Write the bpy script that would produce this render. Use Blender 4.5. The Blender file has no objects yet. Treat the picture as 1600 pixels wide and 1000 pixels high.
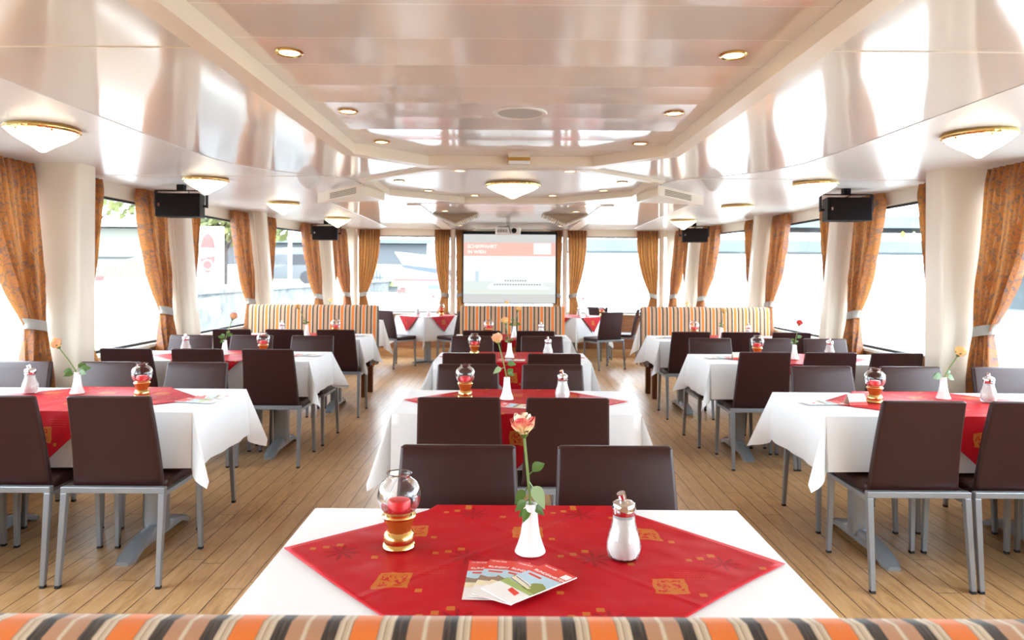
import bpy, bmesh, math, random
from mathutils import Vector, Matrix
PI = math.pi
random.seed(11)
sc = bpy.context.scene
COL = sc.collection

# ------------------------------------------------------------------ camera
EYE = 1.426
cd = bpy.data.cameras.new('camera'); cam = bpy.data.objects.new('camera', cd); COL.objects.link(cam)
cam.location = (0, 0, EYE)
cam.rotation_euler = (PI/2, math.radians(-0.35), 0)
cd.sensor_width = 36; cd.lens = 36*1100/1600
cd.shift_x = 3/1600; cd.shift_y = -72/1600
cd.clip_start = 0.05; cd.clip_end = 2000
cd.dof.use_dof = True; cd.dof.focus_distance = 2.1; cd.dof.aperture_fstop = 6.3
sc.camera = cam

# ------------------------------------------------------------------ sky and exposure
w = bpy.data.worlds.new('overcast_sky'); sc.world = w; w.use_nodes = True
wn = w.node_tree; wn.nodes.clear()
_o = wn.nodes.new('ShaderNodeOutputWorld'); _b = wn.nodes.new('ShaderNodeBackground')
_g = wn.nodes.new('ShaderNodeTexCoord'); _s = wn.nodes.new('ShaderNodeSeparateXYZ'); _r = wn.nodes.new('ShaderNodeValToRGB')
_r.color_ramp.elements[0].position = 0.0; _r.color_ramp.elements[0].color = (0.80, 0.91, 1.0, 1)
_r.color_ramp.elements[1].position = 0.7; _r.color_ramp.elements[1].color = (0.78, 0.90, 1.0, 1)
wn.links.new(_g.outputs['Generated'], _s.inputs[0]); wn.links.new(_s.outputs['Z'], _r.inputs[0])
wn.links.new(_r.outputs[0], _b.inputs[0]); wn.links.new(_b.outputs[0], _o.inputs[0])
_b.inputs[1].default_value = 6.0
sc.view_settings.view_transform = 'Standard'; sc.view_settings.look = 'None'
sc.view_settings.gamma = 1; sc.view_settings.use_curve_mapping = False
sc.view_settings.exposure = 1.45
sc.cycles.max_bounces = 9; sc.cycles.diffuse_bounces = 5; sc.cycles.glossy_bounces = 4
sc.cycles.transmission_bounces = 6; sc.cycles.transparent_max_bounces = 16
sc.cycles.caustics_reflective = False; sc.cycles.caustics_refractive = False
sc.cycles.sample_clamp_indirect = 12

# ------------------------------------------------------------------ materials
def new_mat(name):
    m = bpy.data.materials.new(name); m.use_nodes = True
    nt = m.node_tree; b = nt.nodes['Principled BSDF']
    return m, nt, b
def pm(name, col, rough=.5, metal=0., spec=.5, coat=0., sheen=0., emit=None, es=0.):
    m, nt, b = new_mat(name)
    b.inputs['Base Color'].default_value = (*col, 1); b.inputs['Roughness'].default_value = rough
    b.inputs['Metallic'].default_value = metal; b.inputs['Specular IOR Level'].default_value = spec
    b.inputs['Coat Weight'].default_value = coat; b.inputs['Coat Roughness'].default_value = .08
    b.inputs['Sheen Weight'].default_value = sheen
    if emit: b.inputs['Emission Color'].default_value = (*emit, 1); b.inputs['Emission Strength'].default_value = es
    return m
class G:
    """small node-graph helper"""
    def __init__(s, nt): s.nt = nt
    def n(s, t, **k):
        x = s.nt.nodes.new(t)
        for a, v in k.items(): setattr(x, a, v)
        return x
    def put(s, sock, v):
        if isinstance(v, bpy.types.NodeSocket): s.nt.links.new(v, sock)
        elif isinstance(v, (tuple, list)) and len(v) == 3 and sock.type == 'RGBA': sock.default_value = (*v, 1)
        else: sock.default_value = v
    def m(s, op, a, b=None, c=None, clamp=False):
        x = s.n('ShaderNodeMath', operation=op, use_clamp=clamp)
        s.put(x.inputs[0], a)
        if b is not None: s.put(x.inputs[1], b)
        if c is not None: s.put(x.inputs[2], c)
        return x.outputs[0]
    def mix(s, f, a, b, mode='MIX'):
        x = s.n('ShaderNodeMix', data_type='RGBA', blend_type=mode)
        s.put(x.inputs[0], f); s.put(x.inputs[6], a); s.put(x.inputs[7], b)
        return x.outputs[2]
    def obj(s): return s.n('ShaderNodeTexCoord').outputs['Object']
    def uv(s): return s.n('ShaderNodeTexCoord').outputs['UV']
    def xyz(s, v):
        x = s.n('ShaderNodeSeparateXYZ'); s.put(x.inputs[0], v); return x.outputs
    def vec(s, x, y, z=0.):
        c = s.n('ShaderNodeCombineXYZ'); s.put(c.inputs[0], x); s.put(c.inputs[1], y); s.put(c.inputs[2], z); return c.outputs[0]
    def noise(s, v, scale, detail=2, rough=.5, dist=0.):
        x = s.n('ShaderNodeTexNoise'); s.put(x.inputs['Vector'], v); x.inputs['Scale'].default_value = scale
        x.inputs['Detail'].default_value = detail; x.inputs['Roughness'].default_value = rough; x.inputs['Distortion'].default_value = dist
        return x.outputs[0]
    def white(s, v):
        x = s.n('ShaderNodeTexWhiteNoise', noise_dimensions='2D'); s.put(x.inputs['Vector'], v); return x.outputs[0]
    def ramp(s, f, stops, interp='LINEAR'):
        x = s.n('ShaderNodeValToRGB'); s.put(x.inputs[0], f); r = x.color_ramp; r.interpolation = interp
        while len(r.elements) < len(stops): r.elements.new(1)
        for e, (p, c) in zip(r.elements, stops): e.position = p; e.color = (*c, 1)
        return x.outputs[0]
    def bump(s, h, strength, dist=.01):
        x = s.n('ShaderNodeBump'); s.put(x.inputs['Height'], h); x.inputs['Strength'].default_value = strength; x.inputs['Distance'].default_value = dist
        return x.outputs[0]

M = {}
M['leather'] = None
def _leather():
    m, nt, b = new_mat('brown_leather'); g = G(nt); v = g.obj()
    b.inputs['Base Color'].default_value = (.029, .0065, .0058, 1)
    b.inputs['Roughness'].default_value = .42; b.inputs['Specular IOR Level'].default_value = .36
    g.put(b.inputs['Normal'], g.bump(g.noise(v, 420, 3), .12, .002))
    return m
M['leather'] = _leather()
M['steel'] = pm('grey_lacquered_metal', (.27, .29, .32), .32, .35)
M['steel_foot'] = pm('grey_metal_foot', (.30, .33, .37), .22, .25, coat=.4)
M['rubber'] = pm('dark_rubber', (.02, .02, .022), .7)
M['cream'] = pm('cream_paint', (.80, .71, .58), .35, coat=.15)
M['cream_trim'] = pm('cream_trim', (.84, .72, .57), .35)
M['cream_light'] = pm('pale_cream', (.86, .79, .68), .4)
M['black'] = pm('black_plastic', (.006, .0045, .005), .6, spec=.2)
M['gasket'] = pm('black_gasket', (.02, .022, .024), .6)
M['brass'] = pm('polished_brass', (.83, .58, .22), .18, 1.)
M['chrome'] = pm('chrome', (.82, .82, .84), .08, 1.)
M['porcelain'] = pm('white_porcelain', (.88, .88, .89), .12, coat=.5)
M['sugar'] = pm('white_sugar', (.88, .86, .84), .8)
M['candle'] = pm('red_wax', (.68, .012, .018), .4)
M['amber'] = pm('amber_brown_glaze', (.42, .095, .014), .12, .25, coat=.7)
M['wood_dark'] = pm('dark_wood', (.16, .055, .022), .4)
M['white_plastic'] = pm('white_plastic', (.82, .80, .76), .4)
M['grey_grille'] = pm('grey_grille', (.55, .54, .52), .7)
M['slot'] = pm('dark_slot', (.22, .15, .08), .7)
M['taupe'] = pm('taupe_panel', (.34, .24, .15), .55)
M['tie'] = pm('grey_tieback_cloth', (.34, .31, .275), .7)
M['paper'] = pm('white_paper', (.88, .87, .86), .5)
M['paper_red'] = pm('red_print', (.80, .05, .035), .4)
M['paper_sky'] = pm('pale_blue_print', (.48, .68, .80), .4)
M['paper_green'] = pm('green_print', (.26, .30, .05), .4)
M['paper_lime'] = pm('bright_green_print', (.38, .50, .16), .4)
M['paper_brown'] = pm('brown_print', (.30, .20, .14), .4)
M['paper_cream'] = pm('cream_print', (.85, .78, .55), .4)
M['paper_black'] = pm('dark_print', (.03, .03, .03), .4)
M['card'] = pm('beige_card', (.74, .68, .58), .6)
M['linen'] = None
def _linen():
    m, nt, b = new_mat('white_table_linen'); g = G(nt); v = g.obj()
    b.inputs['Base Color'].default_value = (.835, .85, .875, 1); b.inputs['Roughness'].default_value = .75
    b.inputs['Sheen Weight'].default_value = .1
    c = g.xyz(v)
    def fold(q, off, per): return g.m('SUBTRACT', 1., g.m('MULTIPLY', g.m('ABSOLUTE', g.m('SUBTRACT', g.m('FRACT', g.m('ADD', g.m('DIVIDE', q, per), off)), .5)), 90.), clamp=True)
    cr = g.m('MAXIMUM', fold(c[0], .33, .41), fold(c[1], .5, .47))
    h = g.m('ADD', g.m('ADD', g.m('MULTIPLY', g.noise(v, 6, 3), 1.0), g.m('MULTIPLY', g.noise(v, 600, 1), .05)), g.m('MULTIPLY', cr, .10))
    g.put(b.inputs['Normal'], g.bump(h, .25, .01))
    return m
M['linen'] = _linen()

def _red():
    m, nt, b = new_mat('red_damask'); g = G(nt)
    u = g.xyz(g.uv()); x, y = u[0], u[1]
    P = .30
    wob = g.m('MULTIPLY', g.m('SUBTRACT', g.noise(g.uv(), 14, 3), .5), .034)
    def cell(ox, oy, per=P):
        cx = g.m('SUBTRACT', g.m('FRACT', g.m('ADD', g.m('DIVIDE', x, per), ox)), .5)
        cy = g.m('SUBTRACT', g.m('FRACT', g.m('ADD', g.m('DIVIDE', y, per), oy)), .5)
        return g.m('MULTIPLY', cx, per), g.m('MULTIPLY', cy, per)
    # gold squares
    cx, cy = cell(.5, .0)
    ax = g.m('ADD', g.m('ABSOLUTE', cx), wob); ay = g.m('ADD', g.m('ABSOLUTE', cy), wob)
    inside = g.m('LESS_THAN', g.m('MAXIMUM', ax, ay), .037)
    leafy = g.m('GREATER_THAN', g.noise(g.uv(), 75, 3, .6, .8), .46)
    sq = g.m('MULTIPLY', inside, g.m('MAXIMUM', leafy, g.m('GREATER_THAN', g.m('MAXIMUM', ax, ay), .028)))
    # trio of small gold dots
    def dot(dx, dy, r):
        qx, qy = cell(dx, dy)
        d = g.m('MAXIMUM', g.m('ABSOLUTE', qx), g.m('ABSOLUTE', qy))
        return g.m('LESS_THAN', d, r)
    dots = dot(.05, .40, .0085)
    for a in ((.15, .46, .008), (.25, .50, .007), (.72, .62, .008), (.30, .15, .0075)):
        dots = g.m('MAXIMUM', dots, dot(*a))
    # dark tone-on-tone flowers
    fx, fy = cell(.0, .55)
    r = g.m('SQRT', g.m('ADD', g.m('MULTIPLY', fx, fx), g.m('MULTIPLY', fy, fy)))
    th = g.m('ARCTAN2', fy, fx)
    pet = g.m('ADD', .022, g.m('MULTIPLY', .022, g.m('COSINE', g.m('MULTIPLY', th, 8.))))
    fl = g.m('LESS_THAN', r, pet)
    # faint script lines
    sx, sy = cell(.28, .80)
    blk = g.m('MULTIPLY', g.m('LESS_THAN', g.m('ABSOLUTE', sx), .045), g.m('LESS_THAN', g.m('ABSOLUTE', sy), .022))
    ln = g.m('LESS_THAN', g.m('FRACT', g.m('DIVIDE', sy, .011)), .3)
    scr = g.m('MULTIPLY', g.m('MULTIPLY', blk, ln), g.m('GREATER_THAN', g.noise(g.vec(g.m('MULTIPLY', x, 3.), y), 90, 2), .5))
    base = g.mix(fl, (.50, .0035, .012), (.33, .002, .012))
    base = g.mix(g.m('MULTIPLY', scr, .5), base, (.62, .14, .05))
    base = g.mix(g.m('MULTIPLY', g.m('MAXIMUM', sq, dots), .66), base, (.55, .23, .03))
    g.put(b.inputs['Base Color'], base)
    b.inputs['Roughness'].default_value = .5; b.inputs['Specular IOR Level'].default_value = .18
    # pressed creases
    cr = g.m('MINIMUM', g.m('ABSOLUTE', g.m('SUBTRACT', g.m('ADD', x, y), .10)), g.m('ABSOLUTE', g.m('ADD', g.m('SUBTRACT', x, y), .13)))
    crease = g.m('SUBTRACT', 1., g.m('MULTIPLY', cr, 45.), clamp=True)
    h = g.m('ADD', g.m('MULTIPLY', g.noise(g.uv(), 5, 2), 1.6), g.m('MULTIPLY', crease, .13))
    g.put(b.inputs['Normal'], g.bump(h, .8, .014))
    return m
M['red'] = _red()

def _stripes():
    m, nt, b = new_mat('striped_upholstery'); g = G(nt)
    v = g.obj(); c = g.xyz(v)
    f = g.m('FRACT', g.m('DIVIDE', g.m('ADD', c[0], 50*.129 + .050), .129))
    O = (.80, .185, .012); D = (.020, .013, .010); T = (.48, .25, .135); B = (.55, .44, .31); L = (.66, .56, .42); K = (.20, .125, .075)
    st = [(0, O), (.222, K), (.230, B), (.252, L), (.275, K), (.285, B), (.312, L), (.338, B), (.347, D), (.468, T), (.590, B), (.598, L), (.625, B),
          (.636, T), (.765, D), (.882, B), (.905, L), (.930, K), (.940, B), (.965, L), (.990, K)]
    col = g.ramp(f, st, 'CONSTANT')
    yarn = g.noise(g.vec(g.m('MULTIPLY', c[0], 300.), g.m('MULTIPLY', g.m('ADD', c[1], c[2]), 14.)), 1.2, 2)
    col = g.mix(g.m('MULTIPLY', g.m('SUBTRACT', yarn, .42, clamp=True), .55), col, (.50, .32, .18), 'MIX')
    g.put(b.inputs['Base Color'], col); b.inputs['Roughness'].default_value = .8; b.inputs['Sheen Weight'].default_value = .12
    g.put(b.inputs['Normal'], g.bump(yarn, .2, .002))
    return m
M['stripes'] = _stripes()

def _curtain():
    m, nt, b = new_mat('orange_curtain_brocade'); g = G(nt)
    v = g.uv()
    a = g.noise(v, 6, 3, .55, 2.4)
    b2 = g.noise(v, 11, 3, .6, 3.0)
    line = g.m('LESS_THAN', g.m('ABSOLUTE', g.m('SUBTRACT', g.m('FRACT', g.m('MULTIPLY', a, 5.)), .5)), .11)
    blob = g.m('GREATER_THAN', b2, .57)
    col = g.mix(blob, (.43, .135, .026), (.26, .10, .052))
    col = g.mix(g.m('MULTIPLY', line, .85), col, (.085, .070, .085))
    g.put(b.inputs['Base Color'], col); b.inputs['Roughness'].default_value = .5; b.inputs['Sheen Weight'].default_value = .15
    tr = g.n('ShaderNodeBsdfTranslucent'); g.put(tr.inputs[0], g.mix(.5, col, (.80, .42, .11)))
    mx = g.n('ShaderNodeMixShader'); mx.inputs[0].default_value = .22
    nt.links.new(b.outputs[0], mx.inputs[1]); nt.links.new(tr.outputs[0], mx.inputs[2])
    nt.links.new(mx.outputs[0], nt.nodes['Material Output'].inputs[0])
    return m
M['curtain'] = _curtain()

def _floor():
    m, nt, b = new_mat('oak_plank_floor'); g = G(nt)
    v = g.obj(); c = g.xyz(v); W = .104
    px = g.m('DIVIDE', g.m('ADD', c[0], 30.), W); idx = g.m('FLOOR', px); fx = g.m('FRACT', px)
    off = g.m('MULTIPLY', g.white(g.vec(idx, 3.)), 1.9)
    py = g.m('DIVIDE', g.m('ADD', c[1], off), 1.9); idy = g.m('FLOOR', py); fy = g.m('FRACT', py)
    rnd = g.white(g.vec(idx, idy))
    gv = g.vec(g.m('ADD', g.m('MULTIPLY', c[0], 9.), g.m('MULTIPLY', rnd, 31.)), g.m('MULTIPLY', c[1], 1.4))
    gr = g.noise(gv, 3.2, 5, .62, .9)
    kn = g.noise(g.vec(g.m('MULTIPLY', c[0], 6.), g.m('ADD', g.m('MULTIPLY', c[1], 2.6), g.m('MULTIPLY', rnd, 17.))), 2.0, 3, .6, .6)
    col = g.ramp(gr, [(.25, (.34, .165, .060)), (.5, (.54, .305, .130)), (.75, (.68, .43, .215))])
    col = g.mix(g.m('MULTIPLY', rnd, .30), col, (.66, .42, .21))
    col = g.mix(g.m('MULTIPLY', g.m('GREATER_THAN', kn, .66), .28), col, (.22, .10, .04))
    seam = g.m('LESS_THAN', fx, .045); end = g.m('LESS_THAN', fy, .0022)
    col = g.mix(seam, col, (.045, .024, .012)); col = g.mix(end, col, (.12, .06, .03))
    g.put(b.inputs['Base Color'], col); b.inputs['Specular IOR Level'].default_value = .68
    g.put(b.inputs['Roughness'], g.m('ADD', .26, g.m('MULTIPLY', gr, .14)))
    g.put(b.inputs['Normal'], g.bump(g.m('SUBTRACT', g.m('MULTIPLY', gr, .15), g.m('MULTIPLY', seam, .6)), .25, .004))
    return m
M['floor'] = _floor()

def _gloss():
    m, nt, b = new_mat('glossy_ceiling_panel'); g = G(nt)
    b.inputs['Base Color'].default_value = (.84, .815, .79, 1); b.inputs['Roughness'].default_value = .09
    b.inputs['Specular IOR Level'].default_value = .85; b.inputs['IOR'].default_value = 1.75
    g.put(b.inputs['Normal'], g.bump(g.noise(g.obj(), 2.2, 2), .05, .02))
    return m
M['gloss'] = _gloss()
def _satin():
    m, nt, b = new_mat('satin_ceiling_panel'); g = G(nt)
    b.inputs['Base Color'].default_value = (.87, .85, .83, 1); b.inputs['Roughness'].default_value = .26
    b.inputs['Specular IOR Level'].default_value = .6
    g.put(b.inputs['Normal'], g.bump(g.noise(g.obj(), 90, 2), .05, .004))
    return m
M['satin'] = _satin()
def _planks():
    m, nt, b = new_mat('glossy_plank_ceiling'); g = G(nt)
    c = g.xyz(g.obj())
    q = g.m('DIVIDE', g.m('SUBTRACT', c[1], .27 - 31.), .31); f = g.m('FRACT', q); idx = g.m('FLOOR', q)
    seam = g.m('LESS_THAN', f, .030)
    g.put(b.inputs['Base Color'], g.mix(seam, (.84, .79, .765), (.95, .93, .90)))
    b.inputs['Roughness'].default_value = .10; b.inputs['Specular IOR Level'].default_value = .9; b.inputs['IOR'].default_value = 1.65
    bow = g.m('MULTIPLY', g.m('MULTIPLY', g.m('SUBTRACT', f, .5), g.m('SUBTRACT', f, .5)), g.m('ADD', .3, g.white(g.vec(idx, 5.))))
    tilt = g.m('MULTIPLY', f, g.m('SUBTRACT', g.white(g.vec(idx, 2.)), .5))
    g.put(b.inputs['Normal'], g.bump(g.m('ADD', g.m('ADD', bow, tilt), g.m('MULTIPLY', g.noise(g.obj(), 3, 2), .15)), .35, .012))
    return m
M['planks'] = _planks()
def _glass(name, tint, ior, add):
    m = bpy.data.materials.new(name); m.use_nodes = True; nt = m.node_tree; nt.nodes.clear(); g = G(nt)
    o = g.n('ShaderNodeOutputMaterial'); t = g.n('ShaderNodeBsdfTransparent'); t.inputs[0].default_value = (*tint, 1)
    gl = g.n('ShaderNodeBsdfGlossy'); gl.inputs['Roughness'].default_value = .02
    lw = g.n('ShaderNodeLayerWeight'); lw.inputs[0].default_value = ior
    f = g.m('ADD', g.m('MULTIPLY', lw.outputs['Fresnel'], .75), add, clamp=True)
    mx = g.n('ShaderNodeMixShader'); g.put(mx.inputs[0], f)
    nt.links.new(t.outputs[0], mx.inputs[1]); nt.links.new(gl.outputs[0], mx.inputs[2]); nt.links.new(mx.outputs[0], o.inputs[0])
    return m
M['glass'] = _glass('clear_thin_glass', (.98, .985, .985), .27, .03)
M['pane'] = _glass('window_pane_glass', (.98, .99, .99), .06, .0)
def _emis(name, col, s):
    m = bpy.data.materials.new(name); m.use_nodes = True; nt = m.node_tree; nt.nodes.clear()
    o = nt.nodes.new('ShaderNodeOutputMaterial'); e = nt.nodes.new('ShaderNodeEmission')
    e.inputs[0].default_value = (*col, 1); e.inputs[1].default_value = s; nt.links.new(e.outputs[0], o.inputs[0]); return m
M['lampglass'] = pm('lit_frosted_lamp_glass', (.95, .90, .80), .3, emit=(1., .84, .60), es=1.3)
M['lens'] = pm('lit_downlight_lens', (.95, .9, .8), .3, emit=(1., .80, .45), es=4.)
SCR = .392
M['scr_white'] = _emis('screen_white', (.93, .95, .96), SCR)
M['scr_grey'] = _emis('screen_grey', (.68, .68, .67), SCR)
M['scr_pink'] = _emis('screen_pink', (.95, .58, .50), SCR)
M['scr_text'] = _emis('screen_lettering', (1.15, 1.12, 1.08), SCR)
M['scr_sea'] = _emis('screen_water', (.80, .88, .85), SCR)
M['scr_sea2'] = _emis('screen_water_light', (.82, .86, .76), SCR)
M['scr_blue'] = _emis('screen_blue', (.62, .80, .90), SCR)
M['scr_win'] = _emis('screen_dark_windows', (.22, .26, .29), SCR)
def wood(name, c1, c2, axis=0, scale=3., rough=.4):
    m, nt, b = new_mat(name); g = G(nt); c = g.xyz(g.obj())
    s = [9., 9., 9.]; s[axis] = 1.
    gr = g.noise(g.vec(g.m('MULTIPLY', c[0], s[0]), g.m('MULTIPLY', c[1], s[1]), g.m('MULTIPLY', c[2], s[2])), scale, 4, .6, .5)
    g.put(b.inputs['Base Color'], g.ramp(gr, [(.3, c1), (.7, c2)])); b.inputs['Roughness'].default_value = rough
    return m
M['wood_panel'] = wood('brown_wood_panel', (.26, .10, .04), (.42, .19, .085))
M['wood_light'] = wood('light_wood', (.48, .25, .095), (.62, .37, .17), 0)
M['wood_side'] = wood('light_wood_side', (.42, .22, .10), (.58, .34, .16), 1)

# ------------------------------------------------------------------ mesh helpers
class MB:
    def __init__(s): s.v = []; s.f = []; s.mi = []; s.uv = None
    def add(s, vs, fs, mi=0):
        k = len(s.v); s.v += [tuple(p) for p in vs]
        for f in fs: s.f.append([i + k for i in f]); s.mi.append(mi)
        return s
    def box(s, x0, x1, y0, y1, z0, z1, mi=0, M4=None):
        vs = [Vector(p) for p in ((x0,y0,z0),(x1,y0,z0),(x1,y1,z0),(x0,y1,z0),(x0,y0,z1),(x1,y0,z1),(x1,y1,z1),(x0,y1,z1))]
        if M4: vs = [M4 @ p for p in vs]
        return s.add(vs, [(0,3,2,1),(4,5,6,7),(0,1,5,4),(1,2,6,5),(2,3,7,6),(3,0,4,7)], mi)
    def hexa(s, b4, t4, mi=0):
        return s.add(list(b4) + list(t4), [(0,3,2,1),(4,5,6,7),(0,1,5,4),(1,2,6,5),(2,3,7,6),(3,0,4,7)], mi)
    def loft(s, secs, mi=0, cap=True, ring=True):
        n = len(secs[0]); k = len(s.v)
        for q in secs: s.v += [tuple(p) for p in q]
        for i in range(len(secs) - 1):
            for j in range(n if ring else n - 1):
                a = k + i*n + j; b = k + i*n + (j + 1) % n
                s.f.append([a, b, b + n, a + n]); s.mi.append(mi)
        if cap and ring:
            s.f.append([k + j for j in range(n)][::-1]); s.mi.append(mi)
            e = k + (len(secs) - 1)*n
            s.f.append([e + j for j in range(n)]); s.mi.append(mi)
        return s
    def lathe(s, prof, seg=24, mi=0, cx=0, cy=0, cap=True, mod=None):
        secs = []
        for (r, z) in prof:
            q = []
            for j in range(seg):
                a = 2*PI*j/seg; rr = r*(mod(a, z) if mod else 1)
                q.append((cx + rr*math.cos(a), cy + rr*math.sin(a), z))
            secs.append(q)
        return s.loft(secs, mi, cap)
    def tube(s, pts, rad, seg=8, mi=0):
        pts = [Vector(p) for p in pts]; secs = []
        for i, p in enumerate(pts):
            d = (pts[min(i + 1, len(pts) - 1)] - pts[max(i - 1, 0)]).normalized()
            u = d.orthogonal().normalized() if abs(d.z) > .999 else d.cross(Vector((0, 0, 1))).normalized()
            v = d.cross(u); r = rad[i] if isinstance(rad, (list, tuple)) else rad
            secs.append([p + u*r*math.cos(2*PI*j/seg) + v*r*math.sin(2*PI*j/seg) for j in range(seg)])
        return s.loft(secs, mi)
    def bar(s, p, q, w0, w1, mi=0):
        """square bar from p to q, side w0 at p and w1 at q, kept upright"""
        secs = []
        for c, ww in ((p, w0), (q, w1)):
            h = ww/2; secs.append([(c[0]-h, c[1]-h, c[2]), (c[0]+h, c[1]-h, c[2]), (c[0]+h, c[1]+h, c[2]), (c[0]-h, c[1]+h, c[2])])
        return s.loft(secs, mi)
    def grid(s, fn, nu, nv, mi=0, uvfn=None):
        k = len(s.v)
        for j in range(nv + 1):
            for i in range(nu + 1):
                s.v.append(tuple(fn(i/nu, j/nv)))
        if uvfn is not None:
            if s.uv is None: s.uv = {}
            for j in range(nv + 1):
                for i in range(nu + 1): s.uv[k + j*(nu + 1) + i] = uvfn(i/nu, j/nv)
        for j in range(nv):
            for i in range(nu):
                a = k + j*(nu + 1) + i
                s.f.append([a, a + 1, a + nu + 2, a + nu + 1]); s.mi.append(mi)
        return s
    def mesh(s, name, mats, smooth=35):
        me = bpy.data.meshes.new(name)
        me.from_pydata(s.v, [], s.f)
        for m in (mats if isinstance(mats, (list, tuple)) else [mats]): me.materials.append(m)
        for p, i in zip(me.polygons, s.mi): p.material_index = i; p.use_smooth = smooth > 0
        if s.uv:
            l = me.uv_layers.new(name='UVMap')
            for lp in me.loops: l.data[lp.index].uv = s.uv.get(lp.vertex_index, (0, 0))
        bm = bmesh.new(); bm.from_mesh(me); bmesh.ops.recalc_face_normals(bm, faces=bm.faces) if not s.uv else None
        bm.to_mesh(me); bm.free()
        if smooth > 0: me.set_sharp_from_angle(angle=math.radians(smooth))
        me.update(); return me
    def build(s, name, mats, parent=None, smooth=35, bevel=0.):
        o = bpy.data.objects.new(name, s.mesh(name, mats, smooth)); COL.objects.link(o)
        if parent: o.parent = parent
        if bevel:
            b = o.modifiers.new('bevel', 'BEVEL'); b.width = bevel; b.segments = 2; b.limit_method = 'ANGLE'
        return o
def rrect(w, d, r, z, cx=0, cy=0, n=4):
    out = []
    for (sx, sy, a0) in ((1, 1, 0), (-1, 1, PI/2), (-1, -1, PI), (1, -1, 3*PI/2)):
        for i in range(n + 1):
            a = a0 + i*PI/2/n
            out.append((cx + sx*(w/2 - r) + r*math.cos(a), cy + sy*(d/2 - r) + r*math.sin(a), z))
    return out
def tag(o, label, cat, group=None, kind=None):
    o['label'] = label; o['category'] = cat
    if group: o['group'] = group
    if kind: o['kind'] = kind
    return o
def thing(name, label, cat, loc=(0, 0, 0), rz=0., group=None):
    o = bpy.data.objects.new(name, None); COL.objects.link(o); o.empty_display_size = .1
    o.location = loc; o.rotation_euler = (0, 0, rz)
    return tag(o, label, cat, group)
def struct(o, label=None, cat=None):
    o['kind'] = 'structure'
    if label: o['label'] = label
    if cat: o['category'] = cat
    return o
def dup(root, loc, rz, label, group=None):
    r = root.copy(); COL.objects.link(r); r.location = loc; r.rotation_euler = (0, 0, rz); r['label'] = label
    if group: r['group'] = group
    for ch in list(root.children):
        c = ch.copy(); COL.objects.link(c); c.parent = r
        for gc in list(ch.children):
            d = gc.copy(); COL.objects.link(d); d.parent = c
    return r
def plate(name, outer, holes, z0, z1, mat, parent=None):
    cu = bpy.data.curves.new(name, 'CURVE'); cu.dimensions = '2D'; cu.fill_mode = 'BOTH'; cu.extrude = (z1 - z0)/2
    for poly in [outer] + list(holes):
        sp = cu.splines.new('POLY'); sp.points.add(len(poly) - 1); sp.use_cyclic_u = True
        for p, q in zip(sp.points, poly): p.co = (q[0], q[1], 0, 1)
    t = bpy.data.objects.new('tmp', cu); COL.objects.link(t)
    dg = bpy.context.evaluated_depsgraph_get(); dg.update()
    me = bpy.data.meshes.new_from_object(t.evaluated_get(dg))
    bpy.data.objects.remove(t); bpy.data.curves.remove(cu)
    me.name = name; me.materials.clear(); me.materials.append(mat)
    me.transform(Matrix.Translation((0, 0, (z0 + z1)/2)))
    for p in me.polygons: p.use_smooth = False; p.material_index = 0
    o = bpy.data.objects.new(name, me); COL.objects.link(o)
    if parent: o.parent = parent
    return o
def lettering(name, text, size, mat, parent, loc, rot, depth=.0004, align='LEFT'):
    cu = bpy.data.curves.new(name, 'FONT'); cu.body = text; cu.size = size; cu.extrude = depth; cu.align_x = align; cu.offset = size*.018
    t = bpy.data.objects.new('tmp', cu); COL.objects.link(t)
    dg = bpy.context.evaluated_depsgraph_get(); dg.update()
    me = bpy.data.meshes.new_from_object(t.evaluated_get(dg)); bpy.data.objects.remove(t)
    me.materials.clear(); me.materials.append(mat)
    for p in me.polygons: p.material_index = 0
    o = bpy.data.objects.new(name, me); COL.objects.link(o); o.parent = parent; o.location = loc; o.rotation_euler = rot
    return o
F_, CX_ = 1100., 797.
def at(px, Y): return (px - CX_)/F_*Y

# ------------------------------------------------------------------ room shell
SILL, WTOP, CEIL, BOW, REAR = .756, 2.07, 2.2, 12.25, -4.2
LEAN = .085
_XS = [(-50, 3.34), (8.5, 3.34), (9.0, 3.32), (10.0, 3.22), (11.1, 3.02), (12.25, 2.80), (13, 2.66)]
def wx(Y, z):
    for (a, xa), (b, xb) in zip(_XS, _XS[1:]):
        if Y <= b: x = xa + (xb - xa)*(Y - a)/(b - a); break
    return x + LEAN*(z - SILL)
YS = [REAR, -1.5, 0, 2, 4, 6, 8.5, 9.0, 9.5, 10, 10.5, 11.1, 11.7, BOW]

f = MB().box(-3.9, 3.9, REAR - .2, BOW + .25, -.08, 0).build('floor', M['floor'], smooth=0); struct(f)

def wall_strip(name, sgn, z0, z1, th, mat, y0=REAR, y1=BOW, inset=0.):
    ys = [y0] + [y for y in YS if y0 < y < y1] + [y1]; secs = []
    for y in ys:
        a, b = wx(y, z0) - inset, wx(y, z1) - inset
        secs.append([(sgn*a, y, z0), (sgn*(a + th), y, z0), (sgn*(b + th), y, z1), (sgn*b, y, z1)])
    return MB().loft(secs).build(name, mat, smooth=0)
tn = [0]
def trim_name(): tn[0] += 1; return 'trim_%d' % tn[0]
for sgn, nm in ((-1, 'left'), (1, 'right')):
    struct(wall_strip('wall_' + nm, sgn, 0, .73, .14, M['wood_side']))
    struct(wall_strip(trim_name(), sgn, .73, .756, .20, M['cream_light'], inset=.03))          # sill board
    struct(wall_strip(trim_name(), sgn, WTOP, CEIL + .12, .14, M['cream']))                    # lintel
    struct(wall_strip('baseboard_' + nm, sgn, 0, .09, .03, M['wood_dark'], inset=.02))
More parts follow.
